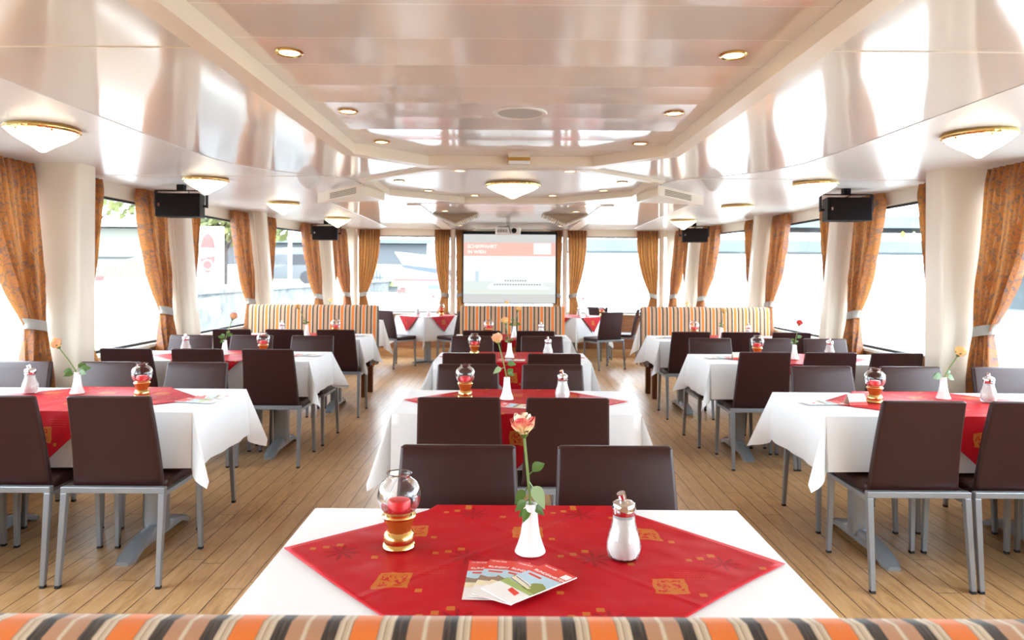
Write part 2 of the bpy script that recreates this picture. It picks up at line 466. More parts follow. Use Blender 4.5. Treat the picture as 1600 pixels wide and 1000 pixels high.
struct(MB().box(-3.6, 3.6, BOW, BOW + .12, 0, .72).build('wall_front', M['wood_panel'], smooth=0))
struct(MB().box(-3.0, 3.0, BOW - .05, BOW + .12, .72, .745).build(trim_name(), M['cream_light'], smooth=0))
struct(MB().box(-3.2, 3.2, BOW, BOW + .12, WTOP + .01, CEIL + .12).build(trim_name(), M['cream_trim'], smooth=0))
struct(MB().box(-2.8, 2.8, BOW - .16, BOW - .001, 0, .13).build('baseboard_front', M['wood_light'], smooth=0))
struct(MB().box(-3.7, 3.7, REAR - .15, REAR, 0, CEIL + .1).build('wall_back', M['wood_panel'], smooth=0))

# windows: black rubber gasket frame and a pane, one per bay
BAYS = [(REAR + .1, -3.3), (-3.1, -1.3), (-1.1, .75), (.95, 2.8), (3.0, 4.95), (5.15, 6.84), (7.01, 9.0), (9.17, 11.1), (11.27, 12.18)]
wn_ = [0]
def window(quad_in, normal):
    """quad_in: 4 points (bottom a, bottom b, top b, top a)"""
    wn_[0] += 1
    n = Vector(normal); p = [Vector(q) for q in quad_in]
    e = thing('window_%d' % wn_[0], 'x', 'window'); del e['label']; del e['category']; e['kind'] = 'structure'
    fr = MB()
    d1 = n*.03; d2 = n*.06
    up = Vector((0, 0, 1))
    for (a, b, h, s) in ((p[0], p[1], .022, 1), (p[3], p[2], .022, -1)):
        fr.hexa([a + d1, b + d1, b + d2, a + d2], [a + d1 + up*h*s, b + d1 + up*h*s, b + d2 + up*h*s, a + d2 + up*h*s])
    fr.build('frame', M['gasket'], e, 0)
    m_ = n*.043; q_ = n*.047
    MB().hexa([p[0] + m_, p[1] + m_, p[1] + q_, p[0] + q_], [p[3] + m_, p[2] + m_, p[2] + q_, p[3] + q_]).build('pane', M['pane'], e, 0)
for sgn in (-1, 1):
    for a, b in BAYS:
        window([(sgn*wx(a, SILL), a, SILL), (sgn*wx(b, SILL), b, SILL), (sgn*wx(b, WTOP), b, WTOP), (sgn*wx(a, WTOP), a, WTOP)], (sgn, 0, 0))
BP = [-2.68, -.99, .95, 2.62]
for a, b in ((-2.62, -1.04), (-.94, .90), (1.0, 2.57)):
    window([(a, BOW, .745), (b, BOW, .745), (b, BOW, WTOP + .01), (a, BOW, WTOP + .01)], (0, 1, 0))

# slanted columns between the windows, upright box pillars near the front
def column(sgn, y0, y1, th=.30):
    secs = []
    for z in (0, SILL, CEIL + .02):
        xo, xi = wx(y0, z) + .05, wx(y0, z) - th + .02
        r = rrect(xo - xi, y1 - y0, .035, z, (xo + xi)/2, (y0 + y1)/2, 4)
        secs.append([(sgn*p[0], p[1], p[2]) for p in r])
    m = MB().loft(secs)
    xm = lambda z: wx(y0, z) - .15
    m.hexa([(sgn*(xm(0) - .012), y0 - .008, 0), (sgn*(xm(0) + .012), y0 - .008, 0), (sgn*(xm(0) + .012), y0 + .02, 0), (sgn*(xm(0) - .012), y0 + .02, 0)],
           [(sgn*(xm(2.2) - .012), y0 - .008, 2.2), (sgn*(xm(2.2) + .012), y0 - .008, 2.2), (sgn*(xm(2.2) + .012), y0 + .02, 2.2), (sgn*(xm(2.2) - .012), y0 + .02, 2.2)])
    return struct(m.build(trim_name(), M['cream']))
for sgn in (-1, 1):
    for y in (6.84, 9.0, 11.1): column(sgn, y, y + .17)
    for y in (-3.3, -1.3, .75, 2.8): column(sgn, y, y + .2)
    x0, x1 = sorted((sgn*3.06, sgn*3.46))
    p = MB().loft([rrect(x1 - x0, .22, .03, z, (x0 + x1)/2, 5.10, 3) for z in (0, CEIL + .01)]); struct(p.build(trim_name(), M['cream']))
for x in BP:
    struct(MB().loft([rrect(.085, .10, .02, z, x, BOW - .04, 3) for z in (0.13, CEIL + .01)]).build(trim_name(), M['cream_trim']))
for sgn in (-1, 1):                                                        # corner filler of the bow
    struct(MB().box(*sorted((sgn*2.72, sgn*3.1)), BOW - .02, BOW + .14, .73, CEIL + .1).build(trim_name(), M['cream'], smooth=0))

# ------------------------------------------------------------------ ceiling
XI, XO = .977, 1.062
rec = [(-XI, -3.6), (XI, -3.6), (XI, 4.40), (.57, 4.87), (-.57, 4.87), (-XI, 4.40)]
rec_o = [(-XO, -3.69), (XO, -3.69), (XO, 4.435), (.61, 4.99), (-.61, 4.99), (-XO, 4.435)]
OC = (0, 6.30)
def octa(r): return [(OC[0] + r/math.cos(PI/8)*math.cos(PI/8 + k*PI/4), OC[1] + r/math.cos(PI/8)*math.sin(PI/8 + k*PI/4)) for k in range(8)]
bowrec = [(-1.03, 7.85), (1.03, 7.85), (1.03, 11.95), (-1.03, 11.95)]
ceil = plate('ceiling', [(-3.75, REAR - .2), (3.75, REAR - .2), (3.75, 9), (3.3, BOW + .2), (-3.3, BOW + .2), (-3.75, 9)],
             [[(-1.02, -3.65), (1.02, -3.65), (1.02, 4.42), (.59, 4.93), (-.59, 4.93), (-1.02, 4.42)], octa(1.21)], 2.2, 2.23, M['gloss']); struct(ceil)
struct(plate(trim_name(), [(-1.2, -3.8), (1.2, -3.8), (1.2, 5.01), (-1.2, 5.01)], [], 2.242, 2.27, M['planks']))
struct(plate(trim_name(), octa(1.25), [], 2.240, 2.27, M['satin']))
struct(plate(trim_name(), [(-1.02, 7.75), (1.02, 7.75), (1.02, 12.1), (-1.02, 12.1)], [], 2.194, 2.1995, M['planks']))
struct(plate(trim_name(), rec_o, [rec], 2.172, 2.2415, M['cream_trim']))
struct(plate(trim_name(), octa(1.245), [octa(1.17)], 2.178, 2.239, M['cream_trim']))
for sgn in (-1, 1):
    x0, x1 = sorted((sgn*1.0, sgn*1.16))
    struct(MB().box(x0, x1, 7.85, 12.2, 2.184, 2.199).build(trim_name(), M['cream_trim'], smooth=0))
    poly = [(3.72, REAR), (2.05, REAR), (2.05, 4.4), (2.02, 4.85), (1.90, 5.2), (1.66, 5.5), (1.36, 5.72), (1.30, 5.9), (1.30, 6.75), (1.5, 7.05), (1.97, 7.6), (2.06, 11.75), (2.3, BOW + .1), (3.4, BOW + .1), (3.72, 9)]
    if sgn < 0: poly = [(-a, b) for a, b in poly][::-1]
    struct(plate(trim_name(), poly, [], 2.196, 2.1995, M['satin']))
    x0, x1 = sorted((sgn*1.40, sgn*3.42))                                   # joint across the side panel
    struct(MB().box(x0, x1, 5.62, 5.632, 2.193, 2.1965).build(trim_name(), M['cream_light'], smooth=0))
    x0, x1 = sorted((sgn*XO, sgn*2.05))
    struct(MB().box(x0, x1, 2.42, 2.426, 2.197, 2.2005).build(trim_name(), M['cream_light'], smooth=0))

# ------------------------------------------------------------------ chairs
def make_chair():
    t = thing('dining_chair', 'x', 'chair')
    secs = []
    N = 12
    for i in range(N + 1):
        k = i/N; z = .445 + .415*k; wd = .412 - .038*k; th = .036
        y = -.178 - .085*k**1.35
        secs.append(rrect(wd, th, .013, z, 0, y, 3))
    for dz, sh in ((.006, .006), (.010, .016), (.011, .028)):
        secs.append(rrect(wd - sh, max(.036 - sh, .006), min(.013, max(.036 - sh, .006)/2 - .0005), .86 + dz - .004, 0, -.263 - .001, 3))
    secs.insert(0, rrect(.400, .026, .010, .438, 0, -.177, 3))
    MB().loft(secs).build('backrest', M['leather'], t, 50)
    s2 = []
    for z, sh in ((.417, .02), (.422, .004), (.435, 0), (.452, 0), (.462, .008), (.467, .03)):
        s2.append(rrect(.425 - sh, .40 - sh, .03, z, 0, .032, 3))
    MB().loft(s2).build('seat', M['leather'], t, 50)
    fr = MB()
    fr.box(-.236, .236, -.235, -.205, .418, .446)
    fr.box(-.222, -.200, -.21, .20, .394, .416); fr.box(.200, .222, -.21, .20, .394, .416); fr.box(-.21, .21, .175, .197, .394, .416)
    fr.build('seat_frame', M['steel'], t, 0, .003)
    for sx in (-1, 1):
        for (p, q) in (((sx*.222, -.220, .418), (sx*.226, -.262, .012)), ((sx*.208, .186, .416), (sx*.214, .200, .012))):
            l = MB().bar(q, p, .022, .029).build('leg', M['steel'], t, 0, .003)
            MB().box(q[0] - .0105, q[0] + .0105, q[1] - .0105, q[1] + .0105, 0, .012).build('foot_cap', M['rubber'], l, 0)
    return t
CH0 = [make_chair()]
def chair(x, y, rz, label, group):
    if CH0[0]['label'] == 'x':
        c = CH0[0]; c.location = (x, y, 0); c.rotation_euler = (0, 0, rz); c['label'] = label; c['group'] = group; return c
    return dup(CH0[0], (x, y, 0), rz, label, group)

# ------------------------------------------------------------------ tables and cloths
TZ = .748
def pedestal(parent, x, L):
    c = MB(); c.loft([rrect(.115 - .01*k, .085, .018, z, x, 0, 3) for k, z in ((0, .06), (0, .4), (0, .715))])
    col = c.build('column', M['steel_foot'], parent)
    secs = []
    for i in range(17):
        s = -1 + i/8; y = s*L/2; a = max(0, math.cos(s*PI/2))
        zt = .018 + .082*a**.8; zb = .0 if abs(s) > .86 else .035*min(1, (.86 - abs(s))*4)
        wd = .085 if abs(s) < .95 else .06
        h = zt - zb; m = (zt + zb)/2
        secs.append([(x - wd/2, y, zb), (x + wd/2, y, zb), (x + wd/2, y, zb + h*.7), (x + wd*.3, y, zt), (x - wd*.3, y, zt), (x - wd/2, y, zb + h*.7)])
    MB().loft(secs).build('foot', M['steel_foot'], col, 45)
def table(name, label, cx, cy, a, b, peds, rz=0, group='tables under white cloths'):
    t = thing(name, label, 'table', (cx, cy, 0), rz, group)
    MB().box(-a + .008, a - .008, -b + .008, b - .008, .715, TZ - .004).build('tabletop', M['wood_light'], t, 0, .004)
    for x in peds: pedestal(t, x, 2*b*.98)
    return t
def cloth(label, cx, cy, a, b, o, rz=0, seed=0, peak=.36, group='white tablecloths', flare=.10):
    rnd = random.Random(seed); per = []
    def edge(p, q, nrm, n, ph):
        for i in range(n):
            k = i/n; per.append((p[0] + (q[0] - p[0])*k, p[1] + (q[1] - p[1])*k, nrm, o, flare*(.9 + .3*math.sin(ph + 11*k)), None, k, ph))
    NC = 18
    corners = [((a, -b), -PI/2), ((a, b), 0), ((-a, b), PI/2), ((-a, -b), PI)]
    sides = [((a, -b), (a, b), 0., 16), ((a, b), (-a, b), PI/2, 30), ((-a, b), (-a, -b), PI, 16), ((-a, -b), (a, -b), -PI/2, 30)]
    for (cpt, a0), (p, q, nr, n) in zip(corners, sides):
        sk = rnd.uniform(-.12, .12); pk = peak*rnd.uniform(.85, 1.15)
        for i in range(NC):
            th = i/NC*PI/2
            Ld = o/max(math.cos(th), math.sin(th))
            c = (th - PI/4 - sk)/.24
            out = flare*.8 + pk*math.exp(-c*c) - .10*math.exp(-((th - PI/4 - sk + .5)/.2)**2) - .10*math.exp(-((th - PI/4 - sk - .5)/.2)**2)
            per.append((cpt[0], cpt[1], a0 + th, Ld, max(out, .02), True, 0, 0))
        edge(p, q, nr, n, rnd.uniform(0, 6))
    K = 9; secs = []
    top_in = [(x*.985, y*.97, TZ + .002) for (x, y, *_r) in per]
    secs.append(top_in)
    for k in range(K + 1):
        s = k/K; ring = []
        for (x, y, an, Ld, fl, cor, kk, ph) in per:
            d = s*Ld; r = .006 + d*fl
            if not cor: r += .010*s*math.sin(kk*17 + ph)*math.sin(kk*PI)
            z = TZ + .001 - math.sqrt(max(d*d - (r - .006)**2, 0)) if d > 0 else TZ + .001
            ring.append((x + r*math.cos(an), y + r*math.sin(an), z))
        secs.append(ring)
    m = MB(); m.loft(secs, cap=False)
    m.f.append(list(range(len(per)))); m.mi.append(0)
    ob = m.build('tablecloth', M['linen'], None, 60)
    ob.location = (cx, cy, 0); ob.rotation_euler = (0, 0, rz)
    return tag(ob, label, 'tablecloth', group)
def overlay(label, cx, cy, b, h=.597, skew=0., rz=0, group='red overlay cloths', square=None, dx=0.):
    """diagonal red cloth, hanging over the two long table edges (half depth b)"""
    m = MB(); zt = TZ + .0055; n = 44
    yn = [-h + (h - b)*i/11 for i in range(11)] + [-b + 2*b*i/30 for i in range(31)] + [b + (h - b)*(i + 1)/11 for i in range(11)]
    def fn(u, v):
        y = yn[round(v*52)]; half = h - abs(y); x = (2*u - 1)*half
        yy = y + skew*x*max(0, 1 - abs(y)/(b*.9)); z = zt + .0012*math.sin(9*x + 4*y)*math.sin(7*y + 1)
        if abs(yy) > b:
            e = abs(yy) - b; s = 1 if yy > 0 else -1
            return (x + dx, s*(b + .024 + .16*e + .004*math.sin(12*x)), zt - e*.99)
        return (x + dx, yy + (.024*(1 if yy > 0 else -1)*max(0, (abs(yy)/b - .97)/.03)), z)
    m.grid(fn, n, 52, 0, lambda u, v: ((2*u - 1)*(h - abs(yn[round(v*52)])), yn[round(v*52)]))
    ob = m.build('overlay_cloth', M['red'], None, 60); ob.location = (cx, cy, 0); ob.rotation_euler = (0, 0, rz)
    sm = ob.modifiers.new('thickness', 'SOLIDIFY'); sm.thickness = .0012; sm.offset = 1
    return tag(ob, label, 'table overlay', group)

ROWS_Y = {1: (1.34, 2.02), 2: (3.40, 4.08), 3: (5.36, 6.03), 4: (7.15, 7.83)}
# names of the tables, as one can find them in the picture
TN = {'C1': 'the nearest centre table', 'C2': 'the second centre table', 'C3': 'the third centre table', 'C4': 'the far centre table',
      'L1': 'the nearest quay-side table', 'L2': 'the second quay-side table', 'L3': 'the far quay-side table',
      'R1': 'the nearest river-side table', 'R2': 'the second river-side table', 'R3': 'the far river-side table'}
LT, RT = -2.31, 2.31
TAB = {'C1': (.05, 1), 'C2': (.035, 2), 'C3': (.02, 3), 'C4': (.02, 4), 'L1': (LT, 2), 'L2': (LT, 3), 'L3': (LT, 4), 'R1': (RT, 2), 'R2': (RT, 3), 'R3': (RT, 4)}
TC = {}
for i, (k, (x, r)) in enumerate(TAB.items()):
    y0, y1 = ROWS_Y[r]; cy = (y0 + y1)/2; b = (y1 - y0)/2; a = .60 if k[0] == 'C' else .78
    TC[k] = (x, cy, a, b)
    table('dining_table', 'grey-footed pedestal table hidden under white cloth, ' + TN[k], x, cy, a, b, (-.25, .25) if k[0] == 'C' else {'L1': (-.435, .44), 'R1': (-.44, .455), 'L2': (-.51, .47), 'L3': (-.51, .47)}.get(k, (-.47, .51)))
    cloth('white linen tablecloth draped over ' + TN[k], x, cy, a, b, .264, 0, 20 + i)
    overlay('red gold-patterned overlay laid diagonally on ' + TN[k], x, cy, b, skew=(-.06 if k == 'C1' else .0), dx={'L1': .09, 'R1': -.06}.get(k, 0.))

# chairs: backs to the camera on the near side, facing it on the far side
GC = 'brown leather dining chairs'
for k, xs in (('C2', (-.228, .265)), ('C3', (-.285, .315)), ('C4', (-.275, .255))):
    yb = {'C2': 3.45, 'C3': 5.22, 'C4': 7.20}[k]
    for x, s in zip(xs, ('quay', 'river')):
        chair(x, yb, 0, 'brown leather chair with its back to the camera at %s, %s side' % (TN[k], s), GC)
for k, xs, yf in (('C1', (-.165, .345), 2.035), ('C2', (-.255, .265), 4.09), ('C3', (-.335, .29), 6.08)):
    for x, s in zip(xs, ('quay', 'river')):
        n = {'C1': 'behind the nearest table, facing the camera', 'C2': 'on the far side of the second centre table', 'C3': 'on the far side of the third centre table'}[k]
        chair(x, yf, PI, 'brown leather chair %s, %s side' % (n, s), GC)
SEATN = {0: 'next to the window', 1: 'middle of three', 2: 'next to the aisle'}
near_x = {'L1': (-2.83, -2.32, -1.80), 'L2': (-2.80, -2.28, -1.765), 'L3': (-2.74, -2.22, -1.715),
          'R1': (2.85, 2.355, 1.865), 'R2': (2.83, 2.345, 1.865), 'R3': (2.78, 2.275, 1.785)}
far_x = {'L1': (-3.02, -2.47, -1.93), 'L2': (-2.83, -2.29, -1.75), 'R1': (3.05, 2.48, 1.93), 'R2': (2.80, 2.32, 1.78)}
for k, xs in near_x.items():
    y = {'1': 3.43, '2': 5.40, '3': 7.20}[k[1]]
    for j, x in enumerate(xs):
        if k == 'L1' and j == 0 or k == 'R1' and j == 0: y_ = y + .02
        else: y_ = y
        chair(x, y_, 0, 'brown leather chair, back to the camera, %s at %s' % (SEATN[j], TN[k]), GC)
for k, xs in far_x.items():
    y = {'1': 4.10, '2': 6.0}[k[1]]
    for j, x in enumerate(xs):
        chair(x, y, PI, 'brown leather chair facing the camera, %s behind %s' % (SEATN[j], TN[k]), GC)

# ------------------------------------------------------------------ striped benches
def bench(label, cx, yback, length, facing):
    """facing=+1: sitter looks towards +Y"""
    t = thing('upholstered_bench', label, 'bench', (cx, yback, 0), 0, 'striped benches'); s = facing
    prof = [(-.005*s, .33), (-.008*s, .6), (-.004*s, .97), (.006*s, 1.012), (.028*s, 1.036), (.055*s, 1.042), (.082*s, 1.036), (.104*s, 1.012), (.112*s, .97), (.125*s, .7), (.135*s, .46), (.13*s, .33)]
    L = length/2; secs = []
    for x, k in ((-L, .86), (-L + .012, .96), (-L + .03, 1), (-L/3, 1), (L/3, 1), (L - .03, 1), (L - .012, .96), (L, .86)):
        cyy = .06*s; cz = .68
        secs.append([(x, cyy + (y - cyy)*k, cz + (z - cz)*(1 - (1 - k)*.12)) for y, z in prof])
    MB().loft(secs).build('backrest', M['stripes'], t, 50)
    ss = []
    for x, k in ((-L + .01, .8), (-L + .03, 1), (L - .03, 1), (L - .01, .8)):
        ss.append([(x, y*s, .405 + (z - .405)*k) for y, z in ((.13, .36), (.13, .45), (.30, .462), (.46, .46), (.505, .44), (.51, .40), (.50, .36))])
    MB().loft(ss).build('seat', M['leather'], t, 50)
    for x in (-L + .09, L - .09):
        for y in (.06, .43):
            MB().box(x - .03, x + .03, y*s - .03, y*s + .03, 0, .365).build('leg', M['wood_dark'], t, 0, .004)
    return t
bench('striped bench in the foreground, its rounded back towards the camera', .01, .72, 1.30, 1)
bench('striped bench behind the far centre table, under the projection screen', .03, 8.52, 1.25, -1)
bench('striped bench standing by the quay windows', -2.355, 8.52, 1.55, -1)
bench('striped bench standing by the river windows', 2.34, 8.52, 1.53, -1)

# ------------------------------------------------------------------ tabletop items
ZC = TZ + .0086
def make_lantern():
    t = thing('candle_lantern', 'x', 'candle lantern')
    MB().lathe([(.0, 0), (.039, 0), (.041, .004), (.039, .010), (.036, .013), (.039, .022), (.036, .034), (.030, .040), (.0, .040)], 28).build('brass_foot', M['brass'], t)
    MB().lathe([(.0, .039), (.028, .039), (.030, .052), (.036, .063), (.038, .073), (.0, .073)], 28).build('amber_cup', M['amber'], t)
    MB().lathe([(.033, .0715), (.040, .073), (.042, .077), (.040, .081), (.034, .083), (.033, .079)], 28, cap=False).build('brass_ring', M['brass'], t)
    MB().lathe([(.0, .074), (.027, .074), (.028, .080), (.028, .110), (.025, .115), (.010, .117), (.0, .116)], 24).build('candle', M['candle'], t)
    MB().lathe([(.031, .081), (.038, .088), (.047, .100), (.0525, .117), (.0535, .130), (.050, .147), (.042, .159), (.031, .167), (.0265, .171), (.0275, .177), (.030, .180)], 36, cap=False).build('glass_globe', M['glass'], t)
    MB().lathe([(.0295, .1785), (.0312, .180), (.0295, .1815), (.0278, .180), (.0295, .1785)], 36, cap=False).build('glass_rim', M['porcelain_glass'], t)
    return t
M['porcelain_glass'] = _glass('glass_rim', (.9, .93, .95), .5, .25)
def make_vase():
    m = MB().lathe([(.0, .0), (.035, 0), (.0375, .003), (.036, .008), (.031, .020), (.024, .042), (.0195, .070), (.0172, .095), (.0165, .117), (.0145, .118), (.0140, .1), (.0, .1)], 30)
    o = m.build('flower_vase', M['porcelain'], None, 50); return tag(o, 'x', 'vase')
def make_sugar():
    t = thing('sugar_dispenser', 'x', 'sugar dispenser')
    flute = lambda a, z: 1 + .035*math.cos(12*(a + z*9))
    fl2 = lambda a, z: 1 + .03*math.cos(12*(a + z*9))
    MB().lathe([(.0, .0), (.030, .0), (.035, .004), (.039, .018), (.0405, .032), (.037, .052), (.030, .072), (.0265, .090), (.0262, .102)], 72, mod=flute, cap=False).build('glass_body', M['glass'], t)
    MB().lathe([(.0, .004), (.030, .005), (.035, .018), (.0365, .032), (.033, .052), (.0265, .072), (.0235, .090), (.0235, .096), (.0, .099)], 72, mod=fl2).build('sugar', M['sugar'], t)
    MB().lathe([(.0275, .104), (.0285, .106), (.0285, .124), (.026, .130), (.016, .136), (.0, .138)], 30).build('cap', M['chrome'], t)
    MB().tube([(-.004, 0, .128), (-.004, 0, .142), (-.009, 0, .154)], [.010, .0095, .0105], 14).build('spout', M['chrome'], t)
    return t
LAN, VAS, SUG = make_lantern(), make_vase(), make_sugar()
def put(root, x, y, label, group, rz=0., z=ZC):
    if root['label'] == 'x':
        root.location = (x, y, z); root.rotation_euler = (0, 0, rz); root['label'] = label; root['group'] = group; return root
    return dup(root, (x, y, z), rz, label, group)

M['stem'] = pm('green_stem', (.16, .24, .055), .5)
M['leaf'] = pm('rose_leaf', (.075, .155, .025), .4)
M['leaf_pale'] = pm('pale_rose_leaf', (.30, .42, .22), .45)
def petal_mat(name, base, edge):
    m, nt, b = new_mat(name); g = G(nt); u = g.xyz(g.uv())
    f = g.m('ADD', u[1], g.m('MULTIPLY', g.m('SUBTRACT', g.noise(g.vec(g.m('MULTIPLY', u[0], 6.), u[1]), 2.5, 2), .5), .9))
    g.put(b.inputs['Base Color'], g.ramp(f, [(.42, base), (.95, edge)])); b.inputs['Roughness'].default_value = .5
    b.inputs['Subsurface Weight'].default_value = .1; b.inputs['Subsurface Radius'].default_value = (.01, .005, .003)
    return m
M['p_bi'] = petal_mat('rose_petal_red_and_cream', (.86, .66, .32), (.72, .05, .07))
M['p_inner'] = petal_mat('rose_petal_cream', (.88, .74, .45), (.88, .62, .42))
M['p_peach'] = petal_mat('rose_petal_peach', (.84, .52, .22), (.85, .36, .20))
M['p_yellow'] = petal_mat('rose_petal_yellow', (.86, .62, .22), (.86, .46, .16))
M['p_red'] = petal_mat('rose_petal_red', (.70, .10, .06), (.68, .03, .04))
def rose(label, vx, vy, bx, by, bz, pouter, pinner, leaves, scale=1., z=ZC, seed=1):
    """rose standing in the vase at (vx,vy); bloom centre at (bx,by,bz)"""
    t = thing('cut_rose', label, 'rose', (vx, vy, z), 0, 'roses in white vases'); rnd = random.Random(seed)
    P0 = Vector((0, 0, .102)); P3 = Vector((bx - vx, by - vy, bz - z - .018*scale))
    P1 = P0 + Vector((P3.x*.25, P3.y*.25, (P3.z - P0.z)*.4)); P2 = P0 + Vector((P3.x*.72, P3.y*.72, (P3.z - P0.z)*.72))
    def B(k): return P0*(1-k)**3 + P1*3*k*(1-k)**2 + P2*3*k*k*(1-k) + P3*k**3
    st = MB().tube([B(i/10) for i in range(11)], [.0032 + .0004*(i == 10) for i in range(11)], 8).build('stem', M['stem'], t)
    ax = (B(1) - B(.9)).normalized(); R = ax.to_track_quat('Z', 'Y').to_matrix()
    bm = MB()
    layers = [(3, .009, .053, .0, 1), (3, .014, .054, .2, 1), (4, .0185, .052, .5, 1), (4, .0215, .048, .9, 0), (4, .0235, .042, 1.5, 0)]
    for (n, r0, h, flo, mi) in layers:
        for j in range(n):
            a0 = 2*PI*j/n + rnd.uniform(-.2, .2) + r0*60; span = 2*PI/n*.92; hh = h*rnd.uniform(.94, 1.06)
            def fn(u, v, a0=a0, span=span, r0=r0, hh=hh, flo=flo):
                uu = 2*u - 1; ed = 1 - .32*abs(uu)**3*v
                rr = r0*(.30 + .95*math.sin(min(v*1.25, 1.)*PI/2)) - r0*.30*v**4*(1.2 - .6*flo) + .0022*flo*max(0, v - .72)*4
                aa = a0 + uu*span*(.45 + .55*math.sin(PI*(.15 + .7*v)))
                zz = hh*v*ed - .006 - .003*flo*max(0, v - .8)*3
                p = Vector((rr*math.cos(aa), rr*math.sin(aa), zz))*scale
                return tuple(P3 + R @ p)
            bm.grid(fn, 8, 8, mi, lambda u, v: (u, v))
    bm.build('bloom', [pouter, pinner], t, 70)
    sp = MB()
    sp.lathe([(0, 0), (.0045, .0), (.0095, .006), (.011, .012), (0, .013)], 12)
    sp.v = [tuple(P3 + R @ (Vector((p[0], p[1], p[2] - .013))*scale)) for p in sp.v]
    for j in range(5):
        a = 2*PI*j/5 + .4
        def fs(u, v, a=a):
            wv = .0065*math.sin(PI*min(1, v*.9 + .1))*(1 - v)**.5; rr = .009 + .019*v + .004*v*v; zz = -.004 + .024*v*(1 - .4*v)
            c, s = math.cos(a), math.sin(a); l = (2*u - 1)*wv
            return tuple(P3 + R @ (Vector((rr*c - l*s, rr*s + l*c, zz))*scale))
        sp.grid(fs, 2, 6)
    sp.build('sepals', M['leaf'], t, 60)
    for (k, az, ln, el, pale) in leaves:
        o = B(k) if k >= 0 else P0 + Vector((0, 0, .014)); az = math.radians(az); el = math.radians(el)
        d = Vector((math.cos(az)*math.cos(el), math.sin(az)*math.cos(el), math.sin(el))); s_ = d.cross(Vector((0, -1, .25))).normalized()
        nn = s_.cross(d).normalized(); m = MB(); pet = .35*ln
        m.tube([o, o + d*pet*.6, o + d*pet*1.1], .0014, 6)
        def fl(u, v):
            wv = ln*.33*math.sin(PI*v**.8)*(1 - .15*v); l = 2*u - 1
            return tuple(o + d*(pet + ln*v) + s_*l*wv - nn*(.12*ln*v*v + .10*ln*l*l*0) + Vector((0, 0, -.18*ln*v*v + abs(l)*wv*.25)))
        m.grid(fl, 6, 10)
        m.build('leaf', M['leaf_pale' if pale else 'leaf'], t, 60)
    return t

IT = {  # table: lantern (px, Y), vase, sugar
    'C1': ((626, 1.725), (831, 1.695), (977, 1.665)), 'C2': ((728, 3.80), (793, 3.76), (880, 3.77)),
    'C3': ((742, 5.76), (797, 5.63), (857, 5.78)), 'C4': ((764, 7.52), (804, 7.42), (846, 7.52)),
    'L1': ((223, 3.76), (122, 3.86), (48, 3.86)), 'L2': ((412, 5.74), (352, 5.72), (291, 5.86)), 'L3': ((525, 7.5), (480, 7.45), (441, 7.52)),
    'R1': ((1368, 3.74), (1475, 3.86), (1546, 3.76)), 'R2': ((1184, 5.75), (1242, 5.64), (1297, 5.82)), 'R3': ((1085, 7.5), (1128, 7.45), (1170, 7.52))}
for k, (a, b, c) in IT.items():
    put(LAN, at(*a), a[1], 'glass globe candle lantern with red candle on ' + TN[k], 'candle lanterns')
    put(VAS, at(*b), b[1], 'slender white porcelain vase holding a rose on ' + TN[k], 'white bud vases')
    put(SUG, at(*c), c[1], 'glass sugar dispenser with chrome spout on ' + TN[k], 'sugar dispensers', .5)
def rz_(py, Y): return EYE + (428 - py)*Y/F_
def rose_on(k, bpx, bpy_, label, po, pi, leaves, scale=.9, seed=1):
    vx, vy = at(*IT[k][1]), IT[k][1][1]
    rose(label, vx, vy, at(bpx, vy), vy, rz_(bpy_, vy), po, pi, leaves, scale, seed=seed)
LV = [(.08, 200, .035, 30, 0), (.12, 20, .034, 35, 0), (.05, 280, .03, 20, 0), (.2, 160, .03, 40, 0)]
rose_on('C1', 820, 664, 'cream and red rose standing tall in the vase on the nearest table', M['p_bi'], M['p_inner'],
        [(.40, 15, .040, 38, 0), (.34, -35, .052, -48, 1), (.26, 200, .036, -42, 0), (.12, 215, .034, -22, 0), (.05, 245, .034, -30, 0), (.05, -40, .032, -12, 0), (.03, 190, .026, -35, 0)], 1.0, 3)
rose_on('C2', 779, 529, 'peach rose on a leaning stem in the second centre table vase', M['p_peach'], M['p_inner'], [(.35, 10, .05, 10, 0), (.3, 200, .05, -20, 1), (.08, 40, .05, 45, 0), (.15, -30, .04, 0, 0)], 1.0, 4)
rose_on('C3', 790, 501, 'orange yellow rose in the vase on the third centre table', M['p_yellow'], M['p_peach'], LV, 1.0, 5)
rose_on('C4', 810, 482, 'yellow rose in the vase on the far centre table', M['p_yellow'], M['p_inner'], [(.1, 190, .05, 20, 0), (.15, -10, .05, 10, 0), (.35, 180, .04, 20, 0)], 1.0, 6)
rose_on('L1', 92, 541, 'peach rose leaning towards the window on the nearest quay-side table', M['p_peach'], M['p_yellow'], [(.1, 200, .05, 5, 0), (.08, 10, .06, 25, 0), (.12, 60, .055, 40, 0), (.05, 240, .05, 0, 0), (.06, -20, .05, 5, 0)], 1.0, 7)
rose_on('L2', 364, 497, 'salmon rose with bushy leaves on the second quay-side table', M['p_peach'], M['p_peach'], [(.1, 200, .05, 30, 0), (.15, 20, .05, 40, 0), (.05, 260, .05, 0, 0), (.25, 90, .05, 40, 0), (.08, 180, .05, 60, 0)], 1.0, 8)
rose_on('L3', 467, 481, 'pale yellow rose before the quay-side striped bench', M['p_yellow'], M['p_inner'], LV, 1.0, 9)
rose_on('R1', 1498, 545, 'yellow orange rose on a long stem on the nearest river-side table', M['p_yellow'], M['p_yellow'], [(.06, 190, .05, 25, 0), (.1, 200, .06, 5, 0), (.12, 10, .05, -10, 0), (.15, 20, .04, 35, 0)], 1.0, 10)
rose_on('R2', 1249, 502, 'small red rose on the second river-side table', M['p_red'], M['p_red'], LV + [(.3, 10, .05, 30, 0)], .9, 11)
